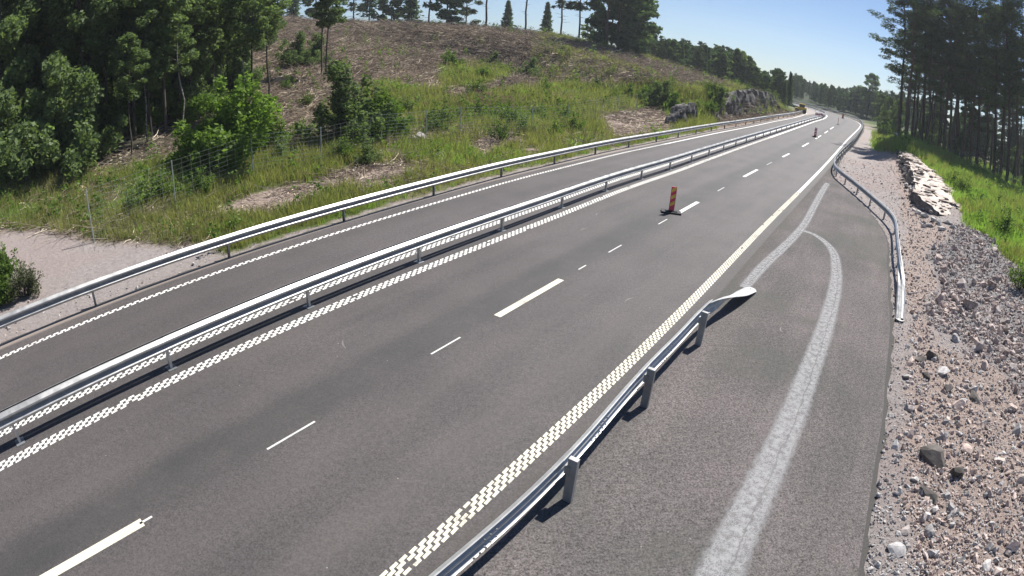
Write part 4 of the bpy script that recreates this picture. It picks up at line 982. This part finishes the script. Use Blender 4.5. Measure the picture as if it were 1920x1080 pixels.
def spruce(seed, H, w_, nl, leaf=.3, m=M_SPRUCE, pw=.8):
    r = np.random.default_rng(seed); b = MB(); b.tube([(0, 0, -.5), (0, 0, H*.95)], [H*.012, .02], 6, False)
    a = r.random(nl)**.8; z = H*(.1+.9*a); rr = w_*(1-a)**pw*(.55+.45*((a*14) % 1))*r.uniform(.25, 1.05, nl)+.08; an = r.uniform(0, 6.28, nl)*1.; lob = 1+.25*np.sin(an*3+a*20+seed)
    P = np.stack([np.cos(an)*rr*lob, np.sin(an)*rr*lob, z-rr*.25], 1); d = np.stack([np.cos(an), np.sin(an), np.full(nl, -.35)], 1)+r.normal(0, .35, (nl, 3)); d /= np.linalg.norm(d, axis=1)[:, None]
    s_ = np.cross(d, r.normal(size=(nl, 3))); s_ /= np.linalg.norm(s_, axis=1)[:, None]; sz = (leaf*r.uniform(.6, 1.4, nl))[:, None]
    V = np.stack([P-d*sz, P-s_*sz*.35, P+d*sz, P+s_*sz*.35], 1).reshape(-1, 3)
    return b.mesh('trunk', M_BARK), mesh('crown', V, np.arange(4*nl).reshape(nl, 4), m)
def plant(kind, pair, P, sc, label, cat, group=None, rz=None, names=('trunk', 'crown'), lean=(0, 0), H0=None):
    if onroad(P): return None
    o = thing(kind, label, cat, (P[0], P[1], P[2]), rnd.uniform(0, 6.28) if rz is None else rz, group)
    o.scale = (sc, sc, sc) if np.isscalar(sc) else sc; o.rotation_euler = (lean[0], lean[1], o.rotation_euler[2])
    for nm, me in zip(names, pair):
        c_ = bpy.data.objects.new(nm, me); COL.objects.link(c_); c_.parent = o
    return o
OAK = [broadleaf(11, 10, 2.6, .12, 13000, .13, .14), broadleaf(12, 10, 2.3, .18, 12000, .12, .13), broadleaf(13, 10, 2.9, .08, 14000, .12, .15),
       broadleaf(14, 10, 2.2, .30, 9500, .12, .10), broadleaf(15, 10, 2.4, .38, 9500, .12, .11), broadleaf(16, 10, 2.0, .5, 8000, .12, .10, M_BARK, M_LEAF, .3)]
SLIM = [broadleaf(21, 10, 1.5, .38, 6500, .10, .07, M_BIRCH, M_LEAF, .5), broadleaf(22, 10, 1.3, .45, 5000, .10, .06, M_BIRCH, M_LEAF, -.4), broadleaf(23, 10, 1.6, .5, 6000, .11, .09, M_BARK, M_LEAF, .2)]
BUSH = [bush(31, 3, 1.7, 7000, .085), bush(32, 3, 1.5, 6500, .08), bush(33, 3, 1.8, 7500, .09, M_LEAF)]
SAPL = [bush(41, 1.4, .7, 1300, .055), bush(42, 1.2, .8, 1300, .055, M_WEED), bush(43, 1.1, .7, 1200, .05, M_LEAF)]
SAGE = bush(51, 1.2, .9, 4200, .04, M_SAGE); GBUSH = bush(52, 1.3, 1.0, 4200, .05, M_WEED)
PINE = [pine(61, 20, 2.7, .42, 34, 75), pine(62, 20, 2.4, .5, 30, 75), pine(63, 20, 3.0, .36, 38, 75), pine(64, 20, 2.2, .6, 26, 75)]
SPR = [spruce(71, 12, 2.1, 3400), spruce(72, 12, 1.8, 3200), spruce(73, 12, 2.4, 3400)]
FARB = [broadleaf(81, 10, 2.7, .1, 4200, .27, .14, M_BARK, M_SPRUCE), broadleaf(82, 10, 2.4, .12, 4000, .27, .13, M_BARK, M_LEAF)]
FPINE = [pine(91, 14, 2.3, .35, 26, 34, .30, .15), pine(92, 14, 2.0, .4, 24, 34, .30, .14)]

# left forest edge: front trees one can point at
front = [(62, 300, 2, 11), (122, 288, 3, 12), (205, 272, 4, 11), (255, 262, 3, 11.5), (312, 250, 4, 12), (362, 232, 3, 11), (402, 212, 4, 10), (15, 318, 0, 11), (165, 285, 5, 12), (285, 256, 5, 12), (232, 270, 5, 10), (338, 240, 5, 12)]
lab = ['broad leafy tree at the far left edge of the forest', 'tall tree rising behind the low dark bush on the left', 'tree with a bare shaded foot left of the thin birch stems', 'leafy tree just left of the upright pale birch',
       'leafy tree directly behind the leaning birch', 'leafy tree above the sunlit bush, left one', 'leafy tree at the right end of the dark left forest', 'leafy tree cut by the left frame edge', 'high crowned tree above the gap beside the low dark bush', 'high crowned tree between the two thin birches', 'slim high crowned tree left of the birches', 'high crowned tree right of the leaning birch']
for (a, b_, k, h), L in zip(front, lab):
    p = hit(a, b_); plant('leafy_tree', OAK[k], p, (h/10, h/10, h/8.6), L, 'tree', 'broadleaf trees of the left forest edge')
for (a, b_, k, h, L) in ((277, 272, 0, 9, 'thin pale birch stem standing upright before the dark forest'), (345, 262, 1, 9.5, 'thin leaning birch right of the upright pale stem'), (245, 298, 2, 7, 'forked grey stem left of the upright pale birch'), (380, 218, 1, 9, 'thin pale stem behind the sunlit bush, left one'), (412, 205, 0, 9.5, 'slender birch above the sunlit bush'),
                          (458, 200, 1, 9, 'slender crooked birch above the white log'), (430, 195, 2, 10, 'thick dark trunk at the right edge of the left forest'), (472, 232, 2, 11, 'tall dark straight trunk right of the white log'), (503, 190, 2, 11, 'thin dark trunk standing alone on the clearing edge'),
                          (604, 146, 2, 12, 'dark twin trunk at the top of the clearing, left stem'), (611, 146, 1, 12, 'dark twin trunk at the top of the clearing, right stem')):
    p = hit(a, b_); o = plant('slender_tree', SLIM[k] if a < 600 else (SLIM[2][0], SLIM[1][1]), p, (h/10,)*3, L, 'tree', 'slender stems along the left forest', lean=(rnd.uniform(-.03, .03), rnd.uniform(-.03, .03)))
# rows of forest behind
cnt = 0
for row, (d0, n) in enumerate(((28, 22), (33, 24), (39, 26), (47, 26), (58, 26), (72, 26))):
    for i in range(n):
        pxx = -140+(i+rnd.random()*.8)*(640/n); d = d0+rnd.uniform(-3, 4); p = bearing(pxx, d, 150)
        dl1, _ = EL.sd([p[0]], [p[1]]); x_, y_ = prj(p)
        if dl1[0] < 16 or (x_ > 440 and y_ > 110) or y_ > 285-.34*max(x_-100, 0): continue
        k = rnd.choice((0, 1, 2, 0, 1, 2, 3)); h = rnd.uniform(14, 20)
        plant('forest_tree', OAK[k] if rnd.random() < .72 else (FPINE[k % 2]), p, (h/12, h/12, h/10), '%s tree in %s at left, %s' % (('low-crowned leafy' if k < 3 else 'high-crowned leafy'), ('the front', 'the second row', 'the middle', 'the rear', 'the far rear', 'the deepest part')[row], 'behind the low dark bush row' if pxx < 170 else 'behind the thin birches' if pxx < 330 else 'behind the large sunlit bush'), 'tree', 'trees filling the shaded left forest'); cnt += 1
# shaded understory between the left stems
for i in range(46):
    a = rnd.uniform(160, 465); yb = np.interp(a, [160, 240, 320, 400, 465], [292, 270, 248, 215, 190])-rnd.uniform(4, 62); p = hit(a, max(yb, 112))
    k = i % 3; plant('understory_bush', BUSH[2] if k else BUSH[0], p, rnd.uniform(.7, 1.5), 'dark bush between the stems of the left forest, %s' % ('left of the birches' if a < 260 else 'behind the birches' if a < 350 else 'behind the large sunlit bush'), 'bush', 'understory of the left forest', names=('stems', 'foliage'))
# forest along the top of the clearing
for i in range(120):
    pxx = 440+i*7.2+rnd.uniform(-6, 6); row = i % 3; d = (96, 108, 122)[row]+rnd.uniform(-4, 6); p = bearing(pxx, d, 110)
    x_, y_ = prj(p)
    while y_ > 106-(.0 if pxx < 1180 else -.15*(pxx-1180)) and d < 170: d += 8; p = bearing(pxx, d, 110); x_, y_ = prj(p)
    if pxx < 1120 and i % 5: continue
    if pxx < 1120: d = rnd.uniform(112, 150); p = bearing(pxx, d, 110)
    kind = rnd.random(); pr_, nm = (FARB[rnd.randrange(2)], 'leafy tree') if kind < .5 else ((SPR[rnd.randrange(3)], 'dark spruce') if kind < .62 else (FPINE[rnd.randrange(2)], 'tall pine'))
    where = ('left of the twin trunks' if pxx < 600 else 'above the slope\'s left part' if pxx < 780 else 'above the middle of the slope' if pxx < 960 else 'above the dark round bush' if pxx < 1120 else 'above the slope\'s right end')
    plant('forest_tree', pr_, p, rnd.uniform(1.35, 1.8)*(1 if nm != 'dark spruce' else .85), '%s in the %s row of trees %s' % (nm, ('front', 'second', 'rear')[row], where), 'tree', 'trees along the top of the clearing')
# far left ridge forest: silhouettes falling to the right
def top_of(x):
    return np.interp(x, [1180, 1390, 1402, 1425, 1440, 1468, 1495, 1515, 1540, 1580, 1610, 1660, 1720], [60, 92, 106, 128, 122, 133, 146, 158, 162, 170, 168, 176, 180])
def crest(x): return np.interp(x, [1180, 1250, 1330, 1400, 1500, 1540, 1700], [100, 112, 150, 168, 205, 205, 215])
for i in range(170):
    pxx = 1205+i*2.05+rnd.uniform(-3, 3); d = rnd.uniform(118, 175); p = bearing(pxx, d, 170); ty = top_of(pxx)+rnd.uniform(-3, 16)
    h = min(htop(p, ty), 19)
    if h < 3 or (pxx > 1440 and prj(p)[1] > crest(pxx)+8): continue
    kind = rnd.random(); pr_, H0 = (FARB[rnd.randrange(2)], 10) if kind < .45 else ((SPR[rnd.randrange(3)], 12) if kind < .6 else (FPINE[rnd.randrange(2)], 14))
    plant('ridge_tree', pr_, p, (h/H0*.9 if h/H0 > 1 else h/H0,)*2+(h/H0,), '%s tree on the wooded ridge, %s' % ('leafy' if kind < .45 else 'spruce' if kind < .6 else 'pine', 'above the bare dirt patch' if pxx < 1270 else 'above the smaller rock face' if pxx < 1345 else 'above the long rock cutting' if pxx < 1440 else 'where the ridge drops towards the yellow machine' if pxx < 1500 else 'at the low end of the ridge beside the bend'), 'tree', 'trees on the ridge behind the rock cut')
for i in range(200):
    pxx = 1480+i*1.5+rnd.uniform(-3, 3); d = rnd.uniform(185, 300); p = bearing(pxx, d, 170); ty = top_of(pxx)-5+rnd.uniform(-3, 10) if pxx < 1700 else 190+rnd.uniform(-10, 20)
    h = min(max(htop(p, ty), 6), 24); s_ = h/12
    kd = rnd.random()
    pr_, H0 = (SPR[rnd.randrange(3)], 12) if kd < .4 else ((FARB[rnd.randrange(2)], 10) if rnd.random() < .5 else (FPINE[rnd.randrange(2)], 14))
    plant('far_tree', pr_, p, (min(h/H0, 1.25),)*2+(h/H0,), 'distant %s beyond the bend, %s' % ('spruce' if kd < .4 else 'tree', 'above the yellow machine' if pxx < 1520 else 'above the barrier boards' if pxx < 1560 else 'between the bend and the tall airy tree' if pxx < 1600 else 'around the foot of the tall airy tree' if pxx < 1650 else 'between the airy tree and the first pines' if pxx < 1700 else 'seen between the pine trunks'), 'tree', 'distant trees beyond the bend')
# the big lone tree and lower trees right of the bend
p = bearing(1628, 186, 200); h = htop(p, 134); plant('big_tree', OAK[1], p, (h/10*1.1, h/10*1.1, h/10), 'tall airy tree standing out against the sky beyond the road bend', 'tree')
for i, (a, d, ty, L) in enumerate(((1606, 205, 178, 'rounded tree just left of the tall airy one'), (1650, 150, 172, 'mid-height tree just right of the tall airy one'), (1668, 140, 180, 'dark leafy tree between the airy one and the pines'), (1640, 130, 192, 'low tree in front of the airy one'), (1685, 120, 185, 'leafy tree behind the first pine trunks'), (1662, 112, 205, 'small leafy tree by the curve of the right guardrail'))):
    p = bearing(a, d, 200); h = htop(p, ty); k = i % 3; plant('leafy_tree', OAK[k], p, (h/10*.95,)*2+(h/10,), L, 'tree', 'trees beyond the right guardrail bend')
# shrubs round the bend
for i in range(26):
    pxx = rnd.uniform(1500, 1690); d = rnd.uniform(150, 176) if pxx < 1590 else rnd.uniform(112, 150); p = bearing(pxx, d, 205); dr1, _ = PE.sd([p[0]], [p[1]]); dl1, _ = EL.sd([p[0]], [p[1]])
    if dr1[0] > -2 and dl1[0] < 2: continue
    plant('far_shrub', BUSH[i % 3], p, rnd.uniform(.6, 1.1), 'green shrub beside the distant bend of the road', 'bush', 'shrubs around the road bend', names=('stems', 'foliage'))
# pines on the right
pines = [(1688, 240, 84, 'first pine from the left, standing against the open sky'), (1700, 242, 80, 'second pine trunk, close to the first one'), (1731, 250, 84, 'leaning dark pine of the paired trunks'), (1742, 250, 81, 'straight pine right of the leaning one'), (1764, 260, 90, 'slim pine right of the paired trunks'), (1774, 262, 84, 'slim pine beside the gap of sky'), (1783, 268, 86, 'thick pine at the start of the right fence'),
         (1797, 272, 92, 'pine behind the first fence posts'), (1810, 280, 84, 'pine above the third fence post'), (1822, 285, 92, 'thin pine between two fence posts'), (1836, 290, 82, 'pine above the middle of the right fence'), (1852, 300, 88, 'dark pine deep behind the fence'), (1868, 305, 79, 'thick pine near the right frame edge'), (1880, 310, 85, 'slim pine just right of the thick one'), (1893, 316, 77, 'pine at the last visible fence post'), (1908, 325, 79, 'pine at the right frame edge'), (1925, 330, 76, 'pine cut off by the right frame edge')]
for i, (a, yb, d, L) in enumerate(pines):
    p = bearing(a, d, yb); plant('pine_tree', PINE[i % 4], p, (1.45, 1.45, rnd.uniform(1.15, 1.4)), L, 'tree', 'pines behind the right fence', lean=(0, -.07-.09*(a-1700)/220), rz=-.96+rnd.uniform(-.2, .2))
for i in range(34):
    a = 1700+i*8.4+rnd.uniform(-6, 6); d = rnd.uniform(92, 150); p = bearing(a, d, 260)
    plant('forest_pine', PINE[rnd.randrange(4)] if rnd.random() < .75 else FPINE[rnd.randrange(2)], p, (1.3, 1.3, rnd.uniform(.85, 1.25)), 'pine deep in the right wood, %s' % ('behind the paired trunks' if a < 1760 else 'behind the start of the fence' if a < 1810 else 'behind the middle of the fence' if a < 1870 else 'behind the last fence posts' if a < 1920 else 'beyond the right frame edge'), 'tree', 'pines deep in the right wood', lean=(0, -.06-.08*(a-1700)/260), rz=-.96+rnd.uniform(-.25, .25))
for i in range(34):
    a = rnd.uniform(1745, 1990); d = rnd.uniform(125, 175); p = bearing(a, d, 260); k = i % 5
    plant('forest_tree', SPR[k] if k < 3 else FARB[k-3], p, (1.4, 1.4, rnd.uniform(.55, .95)), 'low crowned %s closing the view behind the right pines, %s' % ('spruce' if k < 3 else 'leafy tree', 'near the fence start' if a < 1820 else 'behind the fence middle' if a < 1880 else 'at the right frame edge'), 'tree', 'backdrop trees of the right wood')
# undergrowth right
for i in range(26):
    a = rnd.uniform(1690, 1960); d = rnd.uniform(88, 130); p = bearing(a, d, 280); plant('undergrowth_bush', BUSH[2] if i % 2 else FARB[1], p, rnd.uniform(.5, .95) if i % 2 else rnd.uniform(.3, .6), 'dark bush among the right pines, %s' % ('behind the leaning paired trunks' if a < 1750 else 'behind the start of the fence' if a < 1810 else 'behind the fence middle' if a < 1870 else 'near the right frame edge'), 'bush', 'undergrowth among the right pines', names=('stems', 'foliage'))

# bushes and saplings on the left verge and hillside
for (a, b_, h, k, L) in ((440, 310, 5.0, 0, 'large rounded bush behind the left fence, lit on its left side'), (395, 318, 3.2, 1, 'lower bright bush joined to the left of the large rounded one'), (500, 285, 2.6, 1, 'bright young bush right of the large rounded one'), (648, 272, 4.2, 2, 'tall dark green bush on the hillside, left of the leafy pair'),
                          (700, 262, 3.6, 0, 'bright green bush right of the tall dark one'), (735, 262, 2.2, 1, 'small bright bush at the right of the leafy pair'), (95, 332, 5.4, 2, 'broad dark bush at the foot of the left forest'), (20, 338, 4.8, 2, 'dark bush at the far left below the forest'), (150, 322, 4.6, 2, 'dark bush at the right end of the row below the left forest'), (75, 250, 3.6, 0, 'yellow-green sunlit bush above the broad dark one on the left'),
                          (555, 130, 3.5, 2, 'green bush at the top left of the clearing'), (590, 125, 3.2, 2, 'green bush beside the twin trunks'), (905, 150, 1.6, 0, 'round bright bush alone on the brown slope'), (995, 148, 2.4, 2, 'dark round bush at the edge of the brown slope'), (925, 125, 1.8, 2, 'small dark shrub high on the brown slope'), (845, 128, 2.4, 0, 'pale shrub high on the brown slope'),
                          (1225, 200, 2.6, 2, 'dark green bush above the bare dirt patch'), (1248, 196, 2.2, 2, 'dark bush right of the one above the dirt patch'), (1212, 190, 2.0, 0, 'low bush left of the dark one above the dirt'), (1262, 208, 1.9, 1, 'small bush next to the small rock face'), (1345, 205, 2.2, 2, 'bush between the two rock faces'), (1332, 215, 1.6, 0, 'low bush at the gap between rock faces'), (1400, 182, 1.8, 1, 'low bush on the rim of the rock cut'), (1180, 185, 1.6, 1, 'pale bush on the far grassy slope')):
    p = hit(a, b_); plant('bush', BUSH[k], p, h/3, L, 'bush', 'bushes on the left side of the road', names=('stems', 'foliage'))
sap = [(560, 262), (600, 235), (530, 300), (770, 240), (830, 235), (860, 228), (900, 222), (960, 235), (1010, 220), (1060, 230), (1100, 205), (980, 250), (1040, 255), (940, 265), (1300, 185), (1350, 180), (1150, 190), (680, 200), (540, 170), (575, 200), (1120, 165), (1020, 170), (890, 180), (760, 215), (1000, 190), (300, 380), (250, 400), (370, 370), (640, 300), (690, 308), (1070, 250), (820, 250)]
for i, (a, b_) in enumerate(sap):
    p = hit(a, b_); plant('sapling', SAPL[i % 3], p, rnd.uniform(.7, 1.3), 'low leafy shoots, %s' % ('in the grass behind the gravel patch on the left' if a < 420 and b_ > 330 else 'beside the left dirt strip' if b_ > 285 else 'at the top left of the clearing' if a < 620 and b_ < 240 else 'next to the large sunlit bush' if a < 620 else 'near the fireweed patch' if 860 <= a <= 1010 and b_ > 195 else 'on the upper brown slope' if b_ < 195 and a < 1200 else 'just behind the far left guardrail' if b_ > 235 and a > 780 else 'above the long rock cutting' if a >= 1290 else 'in the middle of the grassy slope'), 'plant', 'leafy shoots on the left hillside', names=('stems', 'foliage'))
p = un(18, 560); p[2] = hz(p[0], p[1]); plant('bush', GBUSH, (p[0], p[1], p[2]), 1.15, 'green shrub cut by the left frame edge above the guardrail', 'bush', names=('stems', 'foliage'))
p = un(48, 562); p[2] = hz(p[0], p[1]); plant('bush', SAGE, (p[0], p[1], p[2]), .9, 'grey-green feathery shrub on the gravel at the left', 'bush', names=('stems', 'foliage'))
# right verge clumps
for (a, b_, h, k, L) in ((1700, 262, 1.6, 1, 'leafy clump on the grassy hump right of the guardrail'), (1678, 262, 1.4, 0, 'green clump at the left end of the grassy hump'), (1718, 268, 1.3, 1, 'low clump at the right of the grassy hump'), (1782, 352, 1.2, 0, 'bright green clump behind the tan rock ledge'), (1800, 362, 1.1, 1, 'yellow-green clump right of the bright one'), (1880, 440, 1.3, 0, 'lush clump at the edge of the grey rubble'), (1912, 545, .9, 1, 'low green plant at the right frame edge')):
    p = hit(a, b_); plant('bush', SAPL[k] if h < 1.35 else BUSH[k], p, h if h < 1.35 else h/3, L, 'bush', 'green clumps on the right verge', names=('stems', 'foliage'))
# fireweed and yellow flowers
FW = [weed(5, M_WEED, .7, 40, M_PINK), weed(6, M_WEED, .9, 44, M_PINK)]; YW = [weed(7, M_WEED, .6, 50, M_YEL)]
def patch(name, meshes, cx, cy, rx, ry, n, sc0):
    P = []
    for i in range(n):
        q = hit(cx+rnd.gauss(0, rx), cy+rnd.gauss(0, ry))
        if q[2] > .12: P.append(q)
    return scatter(name, meshes, np.array(P), rots(len(P), .1), rng.uniform(.6, 1.3, len(P))*sc0, rng.integers(0, len(meshes), len(P)))
for i in range(26):
    s = rnd.uniform(sA+2, sB+6); o = rnd.choice((1.4, 2.9, 3.6))+rnd.uniform(-.3, .3); q = EL.at(s, o); z = hz(q[0], q[1])
    plant('rim_shrub', SAPL[i % 3], (q[0], q[1], z+(.0 if o < 2 else .6)), rnd.uniform(.7, 1.5), 'low shrub %s of the long rock cutting, %s part' % ('at the foot' if o < 2 else 'on the rim', 'left' if s < sA+8 else 'middle' if s < sB-6 else 'right'), 'bush', 'shrubs on the rock cutting', names=('stems', 'foliage'))
patch('fireweed', FW, 915, 208, 40, 9, 220, 1.0); patch('fireweed', FW, 985, 215, 30, 10, 60, .9); patch('yellow_flowers', YW, 1800, 330, 12, 8, 60, .8); patch('yellow_flowers', YW, 1745, 300, 40, 18, 60, .6)
patch('wildflowers', YW, 410, 430, 40, 25, 25, .5)
# cut logs and bright wood
logs = [(458, 207, 1.3, .15, 'short white birch log on the slope above the big bush'), (575, 203, 1.3, .07, 'pale log lying in the slash by the clearing edge'), (628, 143, 1.2, .2, 'stubby pale log near the twin trunks'), (690, 118, 1.6, .09, 'white log at the top of the clearing'), (735, 130, .9, .1, 'short bright upright log on the upper slope'), (715, 185, 1.7, .06, 'long bright log lying flat mid-slope'), (725, 168, .8, .07, 'small bright piece of wood above the long log'),
        (800, 172, .9, .07, 'bright wood chunk right of the mid-slope bushes'), (848, 195, 1.3, .08, 'pale stick pile at the right of the slash'), (785, 197, .7, .1, 'small pale upright stump in the slash'), (608, 243, 1.0, .09, 'bright broken wood on top of a fence post'), (650, 280, 1.0, .07, 'white log piece beneath the hillside bushes'), (648, 333, .35, .05, 'small upright pale stick on the dirt strip, left one'), (682, 332, .35, .05, 'small upright pale stick on the dirt strip, right one'), (870, 300, .9, .04, 'straight pale stick near the left guardrail'),
        (1035, 203, .5, .12, 'white chunk in the far green grass'), (925, 134, 1.4, .07, 'grey leaning log at the top right of the slash'), (860, 112, 1.5, .08, 'grey branchy log near the top of the picture'), (235, 262, 1.2, .04, 'pale broken stem at the foot of the forest')]
for (a, b_, L_, r_, lb) in logs:
    p = hit(a, b_); an = rnd.uniform(0, 3); up = 'upright' in lb; b = MB(); e_ = (0, 0, L_) if up else (math.cos(an)*L_, math.sin(an)*L_, .08)
    b.tube([(0, 0, 0), (e_[0]*.5, e_[1]*.5, e_[2]*.5+.02), e_], [r_, r_*.95, r_*.85], 9)
    tag(b.build('cut_log', M_WOOD, None, (p[0], p[1], p[2]+r_)), lb, 'log', 'pale cut wood on the left slope')
# stumps
for i in range(12):
    a, b_ = rnd.uniform(640, 1200), rnd.uniform(115, 180); p = hit(a, b_); r_ = rnd.uniform(.14, .24)
    g = thing('tree_stump', 'low sawn stump in the logging debris of the brown slope', 'stump', p, 0, 'stumps on the cleared slope'); MB().tube([(0, 0, -.1), (0, 0, .32)], [r_*1.3, r_], 10).build('trunk', M_BARK, g); MB().tube([(0, 0, .321), (0, 0, .335)], [r_*.93, r_*.93], 10).build('cut_top', M_WOOD, g)

# ------------------------------------------------------------------ game fences
def fence(name, label, pts, hgt, wires, vert, rp=.028, rw=.0052):
    g = thing(name, label, 'fence', (0, 0, 0)); P = [np.array(p) for p in pts]
    pm = MB().tube([(0, 0, -.3), (0, 0, hgt)], rp, 7).mesh('post', M_WIRE)
    for p in P: put(pm, 'post', g, p[0], p[1], p[2], 0)
    for i in range(len(P)-1):
        a, c_ = P[i], P[i+1]; b = MB()
        for k in range(wires):
            z = hgt*(.05+.93*(k/(wires-1))**1.15); b.tube([(a[0], a[1], a[2]+z), ((a[0]+c_[0])/2, (a[1]+c_[1])/2, (a[2]+c_[2])/2+z-.015), (c_[0], c_[1], c_[2]+z)], rw*1.3 if k in (0, wires-1) else rw, 3, False)
        L = np.linalg.norm(c_-a); n = int(L/vert)
        for j in range(1, n):
            q = a+(c_-a)*j/n; b.tube([(q[0], q[1], q[2]+.05), (q[0], q[1], q[2]+hgt*.98)], rw*.7, 3, False)
        b.build('wire_mesh', M_WIRE, g)
    return g
pf = []
for x, y in ((177, 455), (331, 395), (475, 335), (603, 316), (715, 281), (798, 272), (862, 260)):
    pf.append(hit(x, y))
d0 = pf[0]-pf[1]; 
ext = []
for k in range(1, 14):
    s = EL.near(pf[-1][:2])+k*5.2; q = EL.at(s, 5.0+min(k, 6)*.5); ext.append(np.array([q[0], q[1], hz(*q)]))
fence('game_fence', 'tall thin wire game fence climbing through the grass behind the left guardrail', pf+[q for q in ext if EL.near(q[:2]) < 71], 2.0, 12, .5)
pr_ = []
for x, y, d in ((1680, 222, 100), (1692, 222, 98), (1705, 222, 96), (1719, 226, 93), (1733, 234, 90.5), (1748, 244, 88), (1765, 250, 85.5), (1783, 256, 83), (1803, 268, 80.5), (1826, 290, 78), (1848, 302, 76), (1874, 312, 74), (1900, 326, 72), (1930, 340, 70), (1962, 360, 68)):
    p = bearing(x, d, y); pr_.append(p)
fence('game_fence', 'wire fence with pale posts between the right grass slope and the pine wood', pr_, 1.9, 12, .5, .04)
# bent thin tree arching beside the first pines
p = bearing(1682, 75, 235); b = MB(); rv = ray(1682, 200); side = np.array([-rv[1], rv[0]]); side /= np.linalg.norm(side); pts = [(0, 0, 0), (0, 0, 4.0), (side[0]*.3, side[1]*.3, 5.5), (side[0]*.9, side[1]*.9, 6.4), (side[0]*1.7, side[1]*1.7, 6.7), (side[0]*2.5, side[1]*2.5, 6.4)]
b.tube(pts, [.05, .045, .035, .03, .02, .012], 5); tag(b.build('bent_tree', M_BARK, None, tuple(p)), 'thin bare stem arching over beside the first pine', 'tree')
print('objects', len(bpy.data.objects))
# ------------------------------------------------------------------ summer haze: one closed box of thin even air
b = MB().box((60, 320, 36), (1180, 1040, 82)); m = bpy.data.materials.new('haze_air'); m.use_nodes = True; n = m.node_tree; n.nodes.clear()
v = n.nodes.new('ShaderNodeVolumePrincipled'); v.inputs['Color'].default_value = (.86, .93, 1, 1); v.inputs['Density'].default_value = .0004; v.inputs['Anisotropy'].default_value = .2
o = n.nodes.new('ShaderNodeOutputMaterial'); n.links.new(v.outputs[0], o.inputs['Volume']); hb = b.build('haze', m); hb['kind'] = 'stuff'
